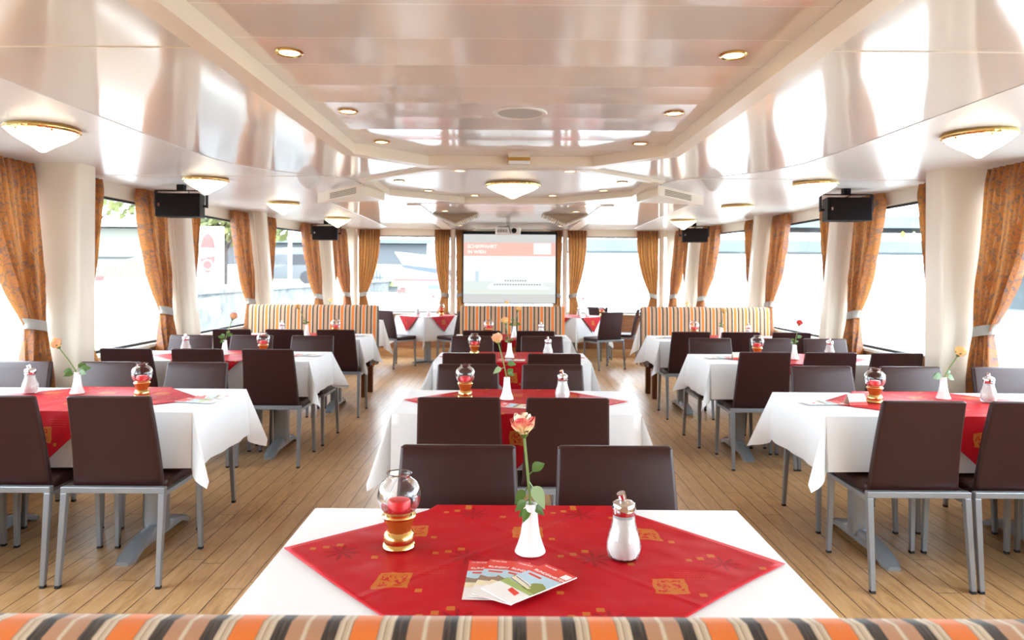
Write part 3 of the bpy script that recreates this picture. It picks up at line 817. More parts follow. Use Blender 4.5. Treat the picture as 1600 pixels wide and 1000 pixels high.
rose_on('R3', 1131, 483, 'cream yellow rose before the river-side striped bench', M['p_yellow'], M['p_inner'], LV, 1.0, 12)

# leaflets: folded A-format brochures with a red head, a river picture and a white foot
def leaflet(label, x, y, ang, z, group, w_=.095, l_=.190, variant=0, words=True):
    t = thing('brochure', label, 'brochure', (x, y, z), ang, group)                # long axis along local +Y
    W, L = w_/2, l_/2; m = MB(); mats = [M['paper'], M['paper_red'], M['paper_sky'], M['paper_green'], M['paper_lime'], M['paper_cream'], M['paper_black'], M['paper_brown']]
    m.box(-W, W, -L, L, 0, .0022, 0)
    def q(pts, mi, h): 
        k = len(m.v); m.v += [(a*W, b*L, .0022 + h) for a, b in pts]; m.f.append(list(range(k, k + len(pts)))); m.mi.append(mi)
    q([(-1, -.45), (1, -.45), (1, .52), (-1, .42)], 2, .0001)
    q([(-1, .42), (1, .52), (1, 1), (-1, 1)], 1, .0002)
    if variant == 0:
        q([(-1, -.45), (1, -.45), (1, -.32), (-1, -.2)], 4, .0002)
        q([(.05, -.30), (1, -.34), (1, .02), (.8, .10), (.5, .16), (.2, .05)], 3, .0003)
        q([(-1, .0), (-.7, .02), (-.45, -.02), (-.6, -.12), (-1, -.1)], 3, .0003)
        q([(-.95, -.14), (.42, -.27), (.5, -.20), (-.95, -.06)], 5, .0004)
        q([(-.9, -.06), (.3, -.17), (.3, -.08), (-.9, .03)], 0, .0004)
        q([(-.85, -.035), (.25, -.145), (.25, -.12), (-.85, -.005)], 6, .0005)
        q([(-.95, -.15), (.42, -.28), (.42, -.295), (-.95, -.165)], 6, .0005)
    else:
        q([(-1, -.45), (1, -.45), (1, -.2), (-1, -.2)], 5, .0002)
        q([(-1, -.2), (1, -.2), (1, -.02), (.5, .0), (.1, -.05), (-.3, .05), (-.6, .0), (-1, .08)], 7, .0003)
        if variant == 2: q([(-.7, -.15), (.6, -.15), (.7, .05), (.2, .2), (-.4, .16)], 3, .0004)
    q([(-.75, .28), (.05, .28), (.05, .36), (-.75, .36)], 1, .0003)
    q([(-.1, -.62), (.55, -.70), (.5, -.53), (-.15, -.47)], 1, .0003)
    q([(.5, .68), (.93, .68), (.93, .90), (.5, .90)], 0, .0004)
    m.build('cover', mats, t, 0)
    if words:
        lettering('title_lettering', 'RUNDFAHRTEN', .0125, M['paper'], t, (-W*.86, L*.52, .0027), (0, 0, .03), .0001)
        lettering('small_lettering', 'mit dem Schiff', .006, M['paper'], t, (-W*.86, L*.88, .0027), (0, 0, 0), .0001)
    return t
R_ = math.radians
GL = 'brochures fanned out on the nearest table'
leaflet('red and blue brochure at the bottom of the fan of four', -.045, 1.538, R_(-1.4), ZC + .0005, GL, variant=1)
leaflet('red brochure second from the bottom of the fan of four', -.016, 1.534, R_(-12.4), ZC + .0040, GL, variant=1)
leaflet('red brochure with olive trees, under the topmost of the fan of four', .015, 1.511, R_(-31.3), ZC + .0075, GL, variant=2)
leaflet('topmost brochure of the fan of four, showing a white river boat', .046, 1.498, R_(-49), ZC + .0110, GL, variant=0)
GS = 'brochures lying on the side tables'
leaflet('two-tone brochure with red head beside the lantern on the nearest quay-side table', at(312, 3.66), 3.66, R_(78), ZC + .0005, GS, .10, .21, 0, False)
leaflet('pale grey brochure lying by the aisle edge on the nearest quay-side table', at(337, 3.75), 3.75, R_(100), ZC + .0035, GS, .10, .20, 1, False)
leaflet('brochures lying near the aisle on the second quay-side table', at(481, 5.72), 5.72, R_(80), ZC, GS, .10, .21, 1, False)
leaflet('brochure lying near the aisle on the table before the quay-side bench', at(566, 7.50), 7.5, R_(85), ZC, GS, .10, .21, 1, False)
leaflet('pale brochure with red head near the aisle on the nearest river-side table', at(1288, 3.71), 3.71, R_(-84), ZC, GS, .10, .21, 1, False)
leaflet('brochure lying near the aisle on the second river-side table', at(1125, 5.72), 5.72, R_(-80), ZC, GS, .10, .21, 1, False)
leaflet('brochure lying near the aisle on the table before the river-side bench', at(1040, 7.52), 7.52, R_(-85), ZC, GS, .10, .21, 1, False)
leaflet('pale green brochure before the vase on the second centre table', at(806, 3.57), 3.57, R_(70), ZC, GS, .10, .17, 1, False)
leaflet('white brochure before the vase on the third centre table', at(800, 5.47), 5.47, R_(85), ZC, GS, .10, .21, 1, False)
leaflet('white brochure at the river-side end of the far centre table', at(872, 7.40), 7.40, R_(85), ZC, GS, .10, .21, 1, False)
def tent(label, x, y, rz):
    t = thing('tent_card', label, 'table card', (x, y, ZC), rz, 'folded table cards')
    MB().hexa([(-.048, -.030, 0), (.048, -.030, 0), (.048, -.0285, 0), (-.048, -.0285, 0)], [(-.048, -.0008, .055), (.048, -.0008, .055), (.048, .0008, .055), (-.048, .0008, .055)]).build('front_leaf', M['card'], t, 0)
    MB().hexa([(-.048, .0285, 0), (.048, .0285, 0), (.048, .030, 0), (-.048, .030, 0)], [(-.048, -.0008, .055), (.048, -.0008, .055), (.048, .0008, .055), (-.048, .0008, .055)]).build('rear_leaf', M['card'], t, 0)
    MB().hexa([(-.048, -.0312, .001), (.048, -.0312, .001), (.048, -.0302, .001), (-.048, -.0302, .001)], [(-.048, -.0232, .016), (.048, -.0232, .016), (.048, -.0222, .016), (-.048, -.0222, .016)]).build('red_band', M['paper_red'], t, 0)
tent('beige folded card with red foot beside the lantern on the nearest river-side table', at(1338, 3.68), 3.68, .12)
tent('small red-footed card before the lantern on the second river-side table', at(1154, 5.62), 5.62, .1)

# ------------------------------------------------------------------ tables at the bow
def bow_table(cx, cy, nm, full=True):
    h = .36
    t = thing('dining_table', 'square table turned cornerwise under white cloth, ' + nm, 'table', (cx, cy, 0), PI/4, 'tables at the bow windows')
    MB().box(-h + .01, h - .01, -h + .01, h - .01, .715, TZ - .004).build('tabletop', M['wood_light'], t, 0)
    c = MB(); c.box(-.04, .04, -.04, .04, .03, .715); col = c.build('column', M['steel'], t, 0)
    f_ = MB(); f_.box(-.28, .28, -.03, .03, 0, .03); f_.box(-.03, .03, -.28, .28, 0, .03); f_.build('foot', M['steel'], col, 0)
    cloth('white cloth hanging in pointed corners over the square table ' + nm, cx, cy, h, h, .37, PI/4, int(cx*100) + 77, .22, 'white cloths on the bow tables', .10)
    if full:
        # red square laid across, its four points hanging over the four table sides
        m = MB(); zt = TZ + .0055; hh = .60; w_ = hh - h; m.uv = {}; hp = h + .028
        ring = [(hp, -w_), (hp, w_), (w_, hp), (-w_, hp), (-hp, w_), (-hp, -w_), (-w_, -hp), (w_, -hp)]
        def put_face(vs, uvs):
            k = len(m.v); m.v += vs; m.f.append(list(range(k, k + len(vs)))); m.mi.append(0)
            for q, uv_ in enumerate(uvs): m.uv[k + q] = uv_
        put_face([(x, y, zt) for x, y in ring], ring)
        for q in range(4):
            c_, s_ = (1, 0, -1, 0)[q], (0, 1, 0, -1)[q]
            loc = [(hp, -w_, zt), (hp + .034, 0, zt - w_), (hp, w_, zt)]
            uvl = [(h, -w_), (hh, 0), (h, w_)]
            put_face([(x*c_ - y*s_, x*s_ + y*c_, z) for x, y, z in loc], [(x*c_ - y*s_, x*s_ + y*c_) for x, y in uvl])
        ob = m.build('overlay_cloth', M['red'], None, 60); ob.location = (cx, cy, 0); ob.rotation_euler = (0, 0, PI/4)
        tag(ob, 'red overlay with points hanging over the square table ' + nm, 'table overlay', 'red overlay cloths')
BQ, BR = (-1.32, 11.32), (1.02, 11.32)
bow_table(*BQ, 'at the quay-side bow window')
bow_table(*BR, 'at the river-side bow window')
bow_table(-2.34, 10.15, 'behind the quay-side striped bench', False)
bow_table(2.40, 10.20, 'behind the river-side striped bench', False)
bow_table(-.10, 9.75, 'behind the central striped bench', False)
GB = 'brown leather chairs at the bow tables'
chair(-1.74, 10.80, -R_(38), 'brown leather chair turned sideways at the quay-side bow table, by the aisle', GB)
chair(-.82, 10.82, R_(45), 'brown leather chair at the quay-side bow table, half hidden by the central bench', GB)
chair(-.82, 11.80, R_(140), 'greyish leather chair behind the quay-side bow table, under the screen edge', GB)
chair(1.42, 10.74, R_(25), 'brown leather chair with its back to the camera at the river-side bow table', GB)
chair(.52, 10.84, -R_(45), 'brown leather chair at the river-side bow table, peeping past the central bench', GB)
chair(1.84, 11.52, R_(75), 'brown leather chair seen edgewise at the river-side bow table, facing the screen', GB)
chair(1.40, 11.90, R_(155), 'brown leather chair under the bow window behind the river-side bow table', GB)
def bow_items(c, nm, lan, vas, sug, bloom):
    for root, px, lab, g_ in ((LAN, lan, 'small candle lantern on the ', 'candle lanterns'), (VAS, vas, 'white bud vase on the ', 'white bud vases'), (SUG, sug, 'sugar dispenser on the ', 'sugar dispensers')):
        if px: put(root, at(px, c[1]), c[1], lab + nm, g_)
    if bloom: rose('small dark rose in the vase on the ' + nm, at(vas, c[1]), c[1], at(bloom[0], c[1]), c[1], rz_(bloom[1], c[1]), M['p_red'], M['p_peach'], LV[:2], .7)
bow_items(BQ, 'quay-side bow table', 690, 670, 653, (677, 464))
bow_items(BR, 'river-side bow table', 941, 918, 905, (912, 466))
for (cx, cy, px, py, nm) in ((-2.34, 10.15, 515, 471, 'table behind the quay-side striped bench'), (2.40, 10.20, 1073, 473, 'table behind the river-side striped bench'), (-.10, 9.75, 791, 473, 'table behind the central striped bench')):
    x = at(px, cy)
    put(VAS, x, cy, 'white bud vase on the ' + nm, 'white bud vases')
    rose('pale rose just showing above the bench from the ' + nm, x, cy, x + .01, cy, rz_(py, cy), M['p_yellow'], M['p_inner'], LV[:2], 1.)

# ------------------------------------------------------------------ curtains
def curtain(label, pos, w0, wt, ztie, seed, z0=2.183, zb=.50, tie_off=.02, folds=7, pw=2.3):
    """pos(s, z, off): point at s metres from the anchor along the wall, off metres into the room"""
    t = thing('tied_curtain', label, 'curtain', (0, 0, 0), 0, 'orange patterned curtains'); rnd = random.Random(seed); ph = rnd.uniform(0, 6)
    def prof(z):
        if z >= ztie:
            k = (z - ztie)/(z0 - ztie); return tie_off*(1 - k), wt + (w0 - wt)*(1 - (1 - k)**pw)
        k = (ztie - z)/(ztie - zb); return tie_off*(1 - k*.3), wt + .09*min(1, k*1.6)
    n = folds*12
    def fn(u, v):
        z = z0 + (zb - z0)*v; s0, wd = prof(z); d = abs(z - ztie); sq = min(1, .45 + d*1.6)
        hd = max(0, 1 - (z0 - z)/.09)
        amp = (.046*sq)*(1 - .45*hd) ; fq = folds*(1 + .8*hd)
        uu = u + .018*math.sin(7*u + 3*z + ph)
        off = .085 + amp*math.sin(2*PI*folds*uu + ph + .5*math.sin(2.3*z) + .55*math.sin(2*PI*folds*uu + ph)) + .010*math.sin(2*PI*folds*2.3*uu + ph*2)*sq
        return pos(s0 + wd*u, z, off)
    m = MB(); m.grid(fn, n, 44, 0, lambda u, v: (u*1.25*w0/.42, v*1.7)); m.build('drape', M['curtain'], t, 80)
    ring = []
    for k in range(5):
        z = ztie - .036 + .018*k; s0, wd = prof(z); q = []
        for j in range(20):
            a = 2*PI*j/20
            q.append(pos(s0 + wd*.5 + (wd*.5 + .012)*math.cos(a), z + .02*math.cos(a), .085 + .052*math.sin(a)))
        ring.append(q)
    MB().loft(ring, cap=False).build('tieback', M['tie'], t, 60)
def side_pos(sgn, ya, dr):
    def f(s, z, off): y = ya + dr*s; return (sgn*(wx(y, z) - off), y, z)
    return f
SN = {-1: 'quay', 1: 'river'}
for sgn in (-1, 1):
    n = SN[sgn]
    rows = [(4.97, -1, .50, 'before the square pillar, nearest curtain on the %s side' % n), (5.23, 1, .56, 'behind the square pillar on the %s side' % n),
            (6.82, -1, .42, 'on the near side of the first slanted column on the %s side' % n), (7.03, 1, .58, 'behind the first slanted column on the %s side' % n),
            (8.98, -1, .44, 'on the near side of the second slanted column on the %s side' % n), (9.19, 1, .58, 'behind the second slanted column on the %s side' % n),
            (11.08, -1, .46, 'on the near side of the third slanted column on the %s side' % n), (11.29, 1, .40, 'behind the third slanted column on the %s side' % n),
            (12.12, -1, .42, 'in the bow corner of the side wall on the %s side' % n)]
    for i, (ya, dr, w0, lb) in enumerate(rows):
        curtain('orange curtain ' + lb, side_pos(sgn, ya, dr), w0, .16, 1.05, i + 20*(sgn + 2), pw=(1.15 if dr > 0 and i < 6 else 2.3))
def bow_pos(xa, dr):
    def f(s, z, off): return (xa + dr*s, BOW - off, z)
    return f
for xa, dr, w0, wt, lb in ((-2.62, 1, .38, .12, 'beside the quay-side corner post of the bow'), (-1.04, -1, .27, .13, 'on the quay side of the post beside the screen'), (-.94, 1, .2, .10, 'peeping out beside the screen on the quay side'),
                       (.90, -1, .2, .10, 'peeping out beside the screen on the river side'), (1.0, 1, .33, .13, 'on the river side of the post beside the screen'), (2.56, -1, .38, .12, 'beside the river-side corner post of the bow')):
    curtain('orange curtain tied back ' + lb, bow_pos(xa, dr), w0, wt, 1.06, int(xa*50) + 300, folds=6)

# ------------------------------------------------------------------ ceiling fittings
def make_cone_lamp(R=.175):
    t = thing('ceiling_lamp', 'x', 'ceiling lamp'); k = R/.175
    scal = lambda a, z: 1 + .012*math.cos(28*a)
    MB().lathe([(.0, 0), (.172*k, 0), (.176*k, -.010), (.180*k, -.016), (.178*k, -.024), (.166*k, -.030), (.160*k, -.026), (.0, -.022)], 112, mod=scal).build('brass_rim', M['brass'], t, 50)
    MB().lathe([(.0, -.022), (.163*k, -.026), (.164*k, -.034), (.150*k, -.046), (.110*k, -.075), (.06*k, -.102), (.015*k, -.134), (.0, -.138)], 40).build('glass_shade', M['lampglass'], t, 40)
    for j in range(6):
        a = 2*PI*j/6 + .3
        MB().lathe([(0, -.030), (.006, -.031), (.007, -.036), (.004, -.041), (0, -.042)], 10, cx=.160*k*math.cos(a), cy=.160*k*math.sin(a)).build('brass_stud', M['brass'], t)
    return t
lamp = make_cone_lamp()
LN = ['nearest', 'second', 'third', 'farthest']
first = True
for sgn in (-1, 1):
    for i, Y in enumerate((3.76, 5.78, 7.75, 9.85)):
        x = sgn*(2.50 if i < 3 else 2.42); lb = '%s brass-rimmed cone lamp on the %s side ceiling panel' % (LN[i], SN[sgn])
        if first: lamp.location = (x, Y, 2.196); lamp['label'] = lb; lamp['group'] = 'cone lamps along the side panels'; first = False
        else: dup(lamp, (x, Y, 2.196), 0, lb)
big = make_cone_lamp(.245); big.location = (.02, 6.35, 2.24); big['label'] = 'large brass-rimmed cone lamp in the middle of the octagonal ceiling panel'
def make_down():
    t = thing('downlight', 'x', 'downlight')
    MB().lathe([(.036, .002), (.050, .0), (.052, -.004), (.046, -.009), (.037, -.006), (.036, .002)], 28, cap=False).build('brass_ring', M['brass'], t)
    MB().lathe([(.0, -.001), (.037, -.001), (.036, -.005), (.0, -.006)], 24).build('lens', M['lens'], t)
    return t
dn = make_down(); spots = []
for sgn in (-1, 1):
    for i, Y in enumerate((2.60, 3.54, 4.36)):
        spots.append((sgn*.82 if i < 2 else sgn*.80, Y, 2.242, '%s downlight on the %s side of the plank ceiling' % (('nearest', 'middle', 'farthest')[i], SN[sgn])))
ON = ['at the river-side near corner', 'at the river-side point', 'at the river-side far edge', 'at the far edge towards the river', 'at the far edge towards the quay', 'at the quay-side far edge', 'at the quay-side point', 'at the quay-side near corner']
for j, (px, py) in enumerate(((890, 267), (994, 284), (968, 299), (865, 309), (740, 308), (636, 300), (614, 282), (717, 266))):
    Y = .814*1100/(428 - py + (px - 797)*.006); Y = min(max(Y, 5.25), 7.3)
    dx_, dy_ = at(px, Y) - .0, Y - 6.3; q_ = min(1, .98/max(abs(dx_), abs(dy_), (abs(dx_) + abs(dy_))*.7071)); spots.append((dx_*q_, 6.3 + dy_*q_, 2.24, 'downlight of the octagonal ceiling panel, ' + ON[j]))
for sgn in (-1, 1):
    for i, Y in enumerate((8.6, 11.2)):
        spots.append((sgn*.80, Y, 2.195, '%s downlight over the screen end of the bow ceiling, %s side' % (('near', 'far')[i], SN[sgn])))
for i, (x, y, z, lb) in enumerate(spots):
    if i == 0: dn.location = (x, y, z); dn['label'] = lb; dn['group'] = 'brass downlights'
    else: dup(dn, (x, y, z), 0, lb)
g_ = thing('ceiling_speaker', 'round grey ceiling speaker grille in the plank ceiling', 'speaker', (.045, 3.56, 2.242))
MB().lathe([(.112, .001), (.136, .0), (.139, -.004), (.134, -.010), (.114, -.007), (.112, .001)], 44, cap=False).build('rim', M['white_plastic'], g_)
MB().lathe([(0, -.001), (.113, -.001), (.112, -.005), (0, -.006)], 44).build('grille', M['grey_grille'], g_)
for sgn in (-1, 1):
    o = MB().lathe([(0, .002), (.086, .002), (.088, -.006), (.084, -.02), (.070, -.045), (.045, -.075), (.02, -.092), (0, -.097)], 36).build('domed_sensor', M['white_plastic'], None, 50)
    o.location = (sgn*1.63, 5.68, 2.196); tag(o, 'white domed sensor hanging from the ceiling, %s side' % SN[sgn], 'sensor', 'domed ceiling sensors')
    t = thing('air_outlet', 'beige slatted air outlet under the ceiling on the %s side' % SN[sgn], 'air vent', (0, 0, 0), 0, 'slatted air outlets')
    A, B_, C_ = (sgn*1.88, 6.86), (sgn*1.26, 6.02), (sgn*1.18, 6.60)
    MB().add([(*A, 2.105), (*B_, 2.105), (*C_, 2.105), (*A, 2.196), (*B_, 2.196), (*C_, 2.196)], [(0, 2, 1), (3, 4, 5), (0, 1, 4, 3), (1, 2, 5, 4), (2, 0, 3, 5)]).build('housing', M['cream_trim'], t, 0)
    a, b = Vector((*A, 0)), Vector((*B_, 0)); d = (b - a); nrm = Vector((d.y, -d.x, 0)).normalized()
    if nrm.y > 0: nrm = -nrm
    for k in range(4):
        z = 2.123 + .014*k; p = a + d*.30 + nrm*.003; q = a + d*.86 + nrm*.003; e = -nrm*.006
        MB().hexa([(*(p).xy, z), (*(q).xy, z), (*(q + e).xy, z), (*(p + e).xy, z)], [(*(p).xy, z + .006), (*(q).xy, z + .006), (*(q + e).xy, z + .006), (*(p + e).xy, z + .006)]).build('slot', M['slot'], t, 0)
    # triangular louvred outlets before the screen
    t = thing('louvred_outlet', 'taupe triangular outlet with comb edges before the screen, %s side' % SN[sgn], 'air vent', (sgn*.70, 8.95, 2.192), 0, 'triangular ceiling outlets')
    MB().add([(-.29, 0, 0), (.29, 0, 0), (0, 0, -.125), (-.29, .40, 0), (.29, .40, 0), (0, .40, -.125)], [(0, 1, 2), (3, 5, 4), (0, 3, 4, 1), (0, 2, 5, 3), (1, 4, 5, 2)]).build('housing', M['taupe'], t, 0)
    for s2 in (-1, 1):
        for k in range(11):
            f_ = (k + .5)/11; x = s2*.29*(1 - f_); z = -.125*f_
            MB().box(x - .005, x + .005, -.012, .42, z - .020, z + .002).build('fin', M['cream_light'], t, 0)
t = thing('emergency_light', 'small white emergency light with amber band on the ceiling beam', 'emergency light', (.055, 4.84, 2.20))
MB().box(-.078, .078, -.03, .03, .0, .024).build('amber_band', M['slot_amber'] if 'slot_amber' in M else pm('amber_band', (.50, .26, .05), .4), t, 0)
MB().loft([rrect(.146, .06, .01, z, 0, 0) for z in (-.022, -.016, .0)]).build('diffuser', M['white_plastic'], t)
MB().box(-.074, .074, -.028, .028, .024, .042).build('mount', M['cream_trim'], t, 0)

# loudspeakers hanging before the columns
def loudspeaker(label, x, y, sgn, w_=.42):
    t = thing('loudspeaker', label, 'loudspeaker', (x, y, 2.012), 0, 'black loudspeakers')
    h = w_/2
    MB().hexa([(-h, 0, -.102), (h, 0, -.102), (h*.8, .20, -.102), (-h*.8, .20, -.102)], [(-h, 0, .102), (h, 0, .102), (h*.8, .20, .102), (-h*.8, .20, .102)]).build('cabinet', M['black'], t, 0, .008)
    MB().box(-h + .016, h - .016, -.006, .001, -.094, .094).build('grille', pm('speaker_mesh', (.009, .005, .005), .85, spec=.15), t, 0)
    MB().box(-h + .03, -h + .047, -.008, -.005, -.012, .014).build('badge', M['chrome'], t, 0)
    br = MB(); br.box(-h - .03, h + .03, .06, .10, .128, .136); br.box(-h - .032, -h - .024, .06, .10, -.02, .136); br.box(h + .024, h + .032, .06, .10, -.02, .136)
    br.box(-h - .026, -h + .004, .07, .09, -.015, .005); br.box(h - .004, h + .026, .07, .09, -.015, .005); br.box(-.03, .03, .05, .11, .136, .186)
    br.build('bracket', M['black'], t, 0)
    MB().tube([(.06, .08, .14), (.05, .12, .125), (.02, .16, .112), (.0, .18, .10)], .004, 6).build('cable', M['black'], t)
for sgn, px1, px2 in ((-1, 276, 507), (1, 1328, 1086)):
    loudspeaker('black loudspeaker hanging before the first slanted column, %s side' % SN[sgn], at(px1, 6.14), 6.14, sgn, .395)
    loudspeaker('black loudspeaker hanging before the third slanted column, %s side' % SN[sgn], at(px2, 10.32), 10.32, sgn, .375)

# projection screen and projector
sy = 11.75; sx0, sx1, sz0, sz1 = -.80, .78, .925, 2.115
t = thing('projection_screen', 'projection screen showing a slide of a white ship with red banner', 'projection screen', (0, sy, 0))
fr = MB(); fr.box(sx0, sx1, 0, .012, sz0, sz1); fr.build('border', M['black'], t, 0)
MB().box(sx0, sx1, -.02, .05, sz1 + .001, sz1 + .022).build('casing', M['black'], t, 0)
for x in (-.6, .58): MB().box(x - .02, x + .02, -.01, .03, sz1 + .022, 2.193).build('hanger', M['cream_trim'], t, 0)
ix0, ix1, iz0, iz1 = sx0 + .022, sx1 - .022, sz0 + .014, sz1 - .03
im = MB(); mats = [M['scr_white'], M['scr_grey'], M['scr_pink'], M['scr_text'], M['scr_sea'], M['scr_sea2'], M['scr_blue'], M['scr_win']]
W_, H_ = ix1 - ix0, iz1 - iz0
def sq(u0, u1, v0, v1, mi, lay): 
    im.add([(ix0 + u0*W_, -.0015 - lay*.0006, iz0 + v0*H_), (ix0 + u1*W_, -.0015 - lay*.0006, iz0 + v0*H_), (ix0 + u1*W_, -.0015 - lay*.0006, iz0 + v1*H_), (ix0 + u0*W_, -.0015 - lay*.0006, iz0 + v1*H_)], [(0, 1, 2, 3)], mi)
sq(0, 1, 0, 1, 0, 0); sq(0, 1, .88, 1, 1, 1); sq(0, 1, .685, .88, 2, 1); sq(0, 1, 0, .13, 1, 1)
sq(.76, .95, .71, .875, 0, 2); sq(0, 1, .13, .30, 4, 1); sq(.05, .93, .15, .19, 5, 2)
for k in range(12): sq(.0 + .0, .30 + .004*k, .295 + .0015*k, .30 + .0015*k, 4, 2)
sq(.13, .165, .30, .46, 6, 2)
im.add([(ix0 + u*W_, -.0032, iz0 + v*H_) for u, v in ((.28, .20), (.92, .20), (.95, .235), (.88, .245), (.86, .29), (.80, .30), (.78, .345), (.42, .345), (.40, .30), (.30, .29), (.26, .24))], [tuple(range(11))], 0)
for k in range(18): sq(.33 + .029*k, .347 + .029*k, .262, .278, 7, 4)
for k in range(9): sq(.45 + .027*k, .465 + .027*k, .318, .335, 7, 4)
im.build('slide', mats, t, 0)
lettering('slide_lettering', 'SCHIFFFAHRT', .080, M['scr_text'], t, (ix0 + .065, -.004, iz0 + .80*H_), (PI/2, 0, 0), .0005)
lettering('slide_lettering', 'IN WIEN', .080, M['scr_text'], t, (ix0 + .065, -.004, iz0 + .72*H_), (PI/2, 0, 0), .0005)
t = thing('projector', 'white ceiling projector hanging before the top of the screen', 'projector', (-.035, 10.45, 2.065))
MB().loft([rrect(.37 - s, .28 - s, .03, z, 0, 0) for s, z in ((.02, -.055), (0, -.045), (0, .035), (.02, .045))]).build('body', M['white_plastic'], t)
MB().lathe([(0, 0), (.035, 0), (.038, .02), (.0, .02)], 20).build('lens', M['black'], t).rotation_euler = (PI/2, 0, 0)
bk = t.children[-1]; bk.location = (.09, -.135, -.005)
MB().box(-.03, .03, -.03, .03, .045, .128).build('ceiling_mount', M['grey_grille'], t, 0)
vn = MB()
for k in range(6): vn.box(-.15 + .025*k, -.138 + .025*k, -.1415, -.139, -.03, .015)
vn.build('vent_slots', M['black'], t, 0)
MB().tube([(-.14, -.14, .055), (-.06, -.15, .05), (.01, -.155, .06), (.03, -.15, .0), (.035, -.145, -.04)], .005, 6).build('cable', M['black'], t)

# ------------------------------------------------------------------ outside: river, quay and what stands there
def noisy(name, c1, c2, scale, rough=.9):
    m, nt, b = new_mat(name); g = G(nt)
    g.put(b.inputs['Base Color'], g.ramp(g.noise(g.obj(), scale, 4, .6), [(.3, c1), (.7, c2)])); b.inputs['Roughness'].default_value = rough; return m
M['water'] = pm('grey_green_water', (.30, .33, .33), .12)
def _water():
    m, nt, b = new_mat('river_water'); g = G(nt)
    b.inputs['Base Color'].default_value = (.32, .34, .33, 1); b.inputs['Roughness'].default_value = .15
    g.put(b.inputs['Normal'], g.bump(g.noise(g.obj(), .8, 3), .3, .2)); return m
M['water'] = _water()
M['stone'] = noisy('quay_stone', (.060, .062, .064), (.15, .15, .148), 3.)
M['asphalt'] = noisy('quay_paving', (.22, .22, .21), (.32, .31, .30), 2.)
M['ext_white'] = pm('white_outdoor_paint', (.80, .80, .80), .5)
M['ext_grey'] = pm('grey_outdoor_paint', (.095, .10, .105), .7)
M['concrete'] = noisy('bridge_concrete', (.075, .088, .095), (.105, .121, .13), .3)
M['ext_dark'] = pm('dark_outdoor', (.03, .032, .036), .7)
M['ext_red'] = pm('red_outdoor_paint', (.27, .036, .030), .5)
M['ext_blue'] = pm('pale_blue_paint', (.055, .10, .135), .5)
M['ext_yellow'] = pm('yellow_sign_paint', (.5, .43, .012), .5)
M['ext_pale_yellow'] = pm('pale_yellow_paint', (.125, .112, .068), .6)
M['leafy'] = noisy('spring_leaves', (.09, .11, .03), (.20, .205, .075), 1.2)
M['bank'] = noisy('green_bank', (.095, .11, .035), (.14, .15, .06), .4)
M['bark'] = pm('tree_bark', (.045, .04, .036), .9)
struct(MB().box(-300, 700, -60, 700, -1.6, -1.5).build('river_water', M['water'], smooth=0), 'grey river water around the ship', 'water')
struct(MB().box(-300, -8.2, -40, 300, -1.55, .85).build('quay_ground', M['asphalt'], smooth=0), 'paved quay beyond the stone wall', 'quay')
q_ = MB().box(-8.2, -7.6, -40, 300, -1.55, .90); q_.box(-8.3, -7.5, -40, 300, .88, .98)
struct(q_.build('quay_wall', M['stone'], smooth=0), 'rough grey stone quay wall along the ship', 'quay wall')
# kiosk
t = thing('kiosk', 'pale flat-roofed kiosk on the quay seen through the first quay-side window', 'kiosk', (-14.2, 25.5, .85))
MB().box(-2.3, 1.75, -1.5, 1.5, 0, 2.05).build('body', pm('kiosk_wall', (.125, .125, .102), .6), t, 0)
MB().box(-2.8, 2.0, -1.9, 1.9, 2.1, 2.32).build('roof', M['ext_white'], t, 0)
MB().box(-2.25, 1.7, -1.53, -1.50, 1.02, 1.08).build('ledge', M['ext_dark'], t, 0)
MB().box(-2.6, -2.5, -1.7, -1.6, 0, 2.1).build('post', M['ext_white'], t, 0); MB().box(1.7, 1.8, -1.7, -1.6, 0, 2.1).build('post', M['ext_white'], t, 0)
# ramp railing
t = thing('ramp_railing', 'pale yellow slatted railing of a ramp on the quay', 'railing', (-11.5, 21.5, .85))
rp = MB()
for k in range(10): rp.box(-1.1 + .16*k, -1.04 + .16*k, 0, .05, 0.25, .62 + .045*k)
rp.build('slats', M['ext_pale_yellow'], t, 0)
MB().hexa([(-1.15, -.02, .62), (.55, -.02, 1.08), (.55, .07, 1.08), (-1.15, .07, .62)], [(-1.15, -.02, .68), (.55, -.02, 1.14), (.55, .07, 1.14), (-1.15, .07, .68)]).build('handrail', M['ext_white'], t, 0)
MB().box(-1.15, .55, -.02, .07, .0, .25).build('kerb', M['ext_white'], t, 0)
# lettered board
t = thing('lettered_board', 'white board with pale blue rounded letters on the quay edge', 'board', (-11.0, 20.0, .85))
MB().box(-.45, .75, 0, .04, 0, .32).build('board', M['ext_white'], t, 0)
for k, (a0, a1) in enumerate(((-80, 80), (-80, 80), (100, 260))):
    pts = [(-.26 + .20*k + .075*math.cos(R_(a0 + (a1 - a0)*i/10)), -.012, .16 + .095*math.sin(R_(a0 + (a1 - a0)*i/10))) for i in range(11)]
    MB().tube(pts, .014, 6).build('letter_stroke', M['ext_blue'], t)
MB().box(.36, .39, -.02, 0, .06, .25).build('letter_stroke', M['ext_blue'], t, 0); MB().box(.46, .49, -.02, 0, .06, .2).build('letter_stroke', M['ext_blue'], t, 0)
# red folding barrier
t = thing('red_barrier', 'slanting red barrier frame on the quay edge', 'barrier', (-10.6, 18.0, .85))
MB().bar((-.25, 0, 0), (-.10, 0, .40), .07, .07).build('rail', M['ext_red'], t, 0); MB().bar((.06, 0, .0), (.12, 0, .46), .13, .13).build('rail', M['ext_red'], t, 0)
MB().bar((-.1, .02, .40), (.14, .02, .45), .05, .05).build('rail', M['ext_red'], t, 0); MB().box(.0, .2, -.05, .05, -.0, .08).build('foot', M['ext_dark'], t, 0)
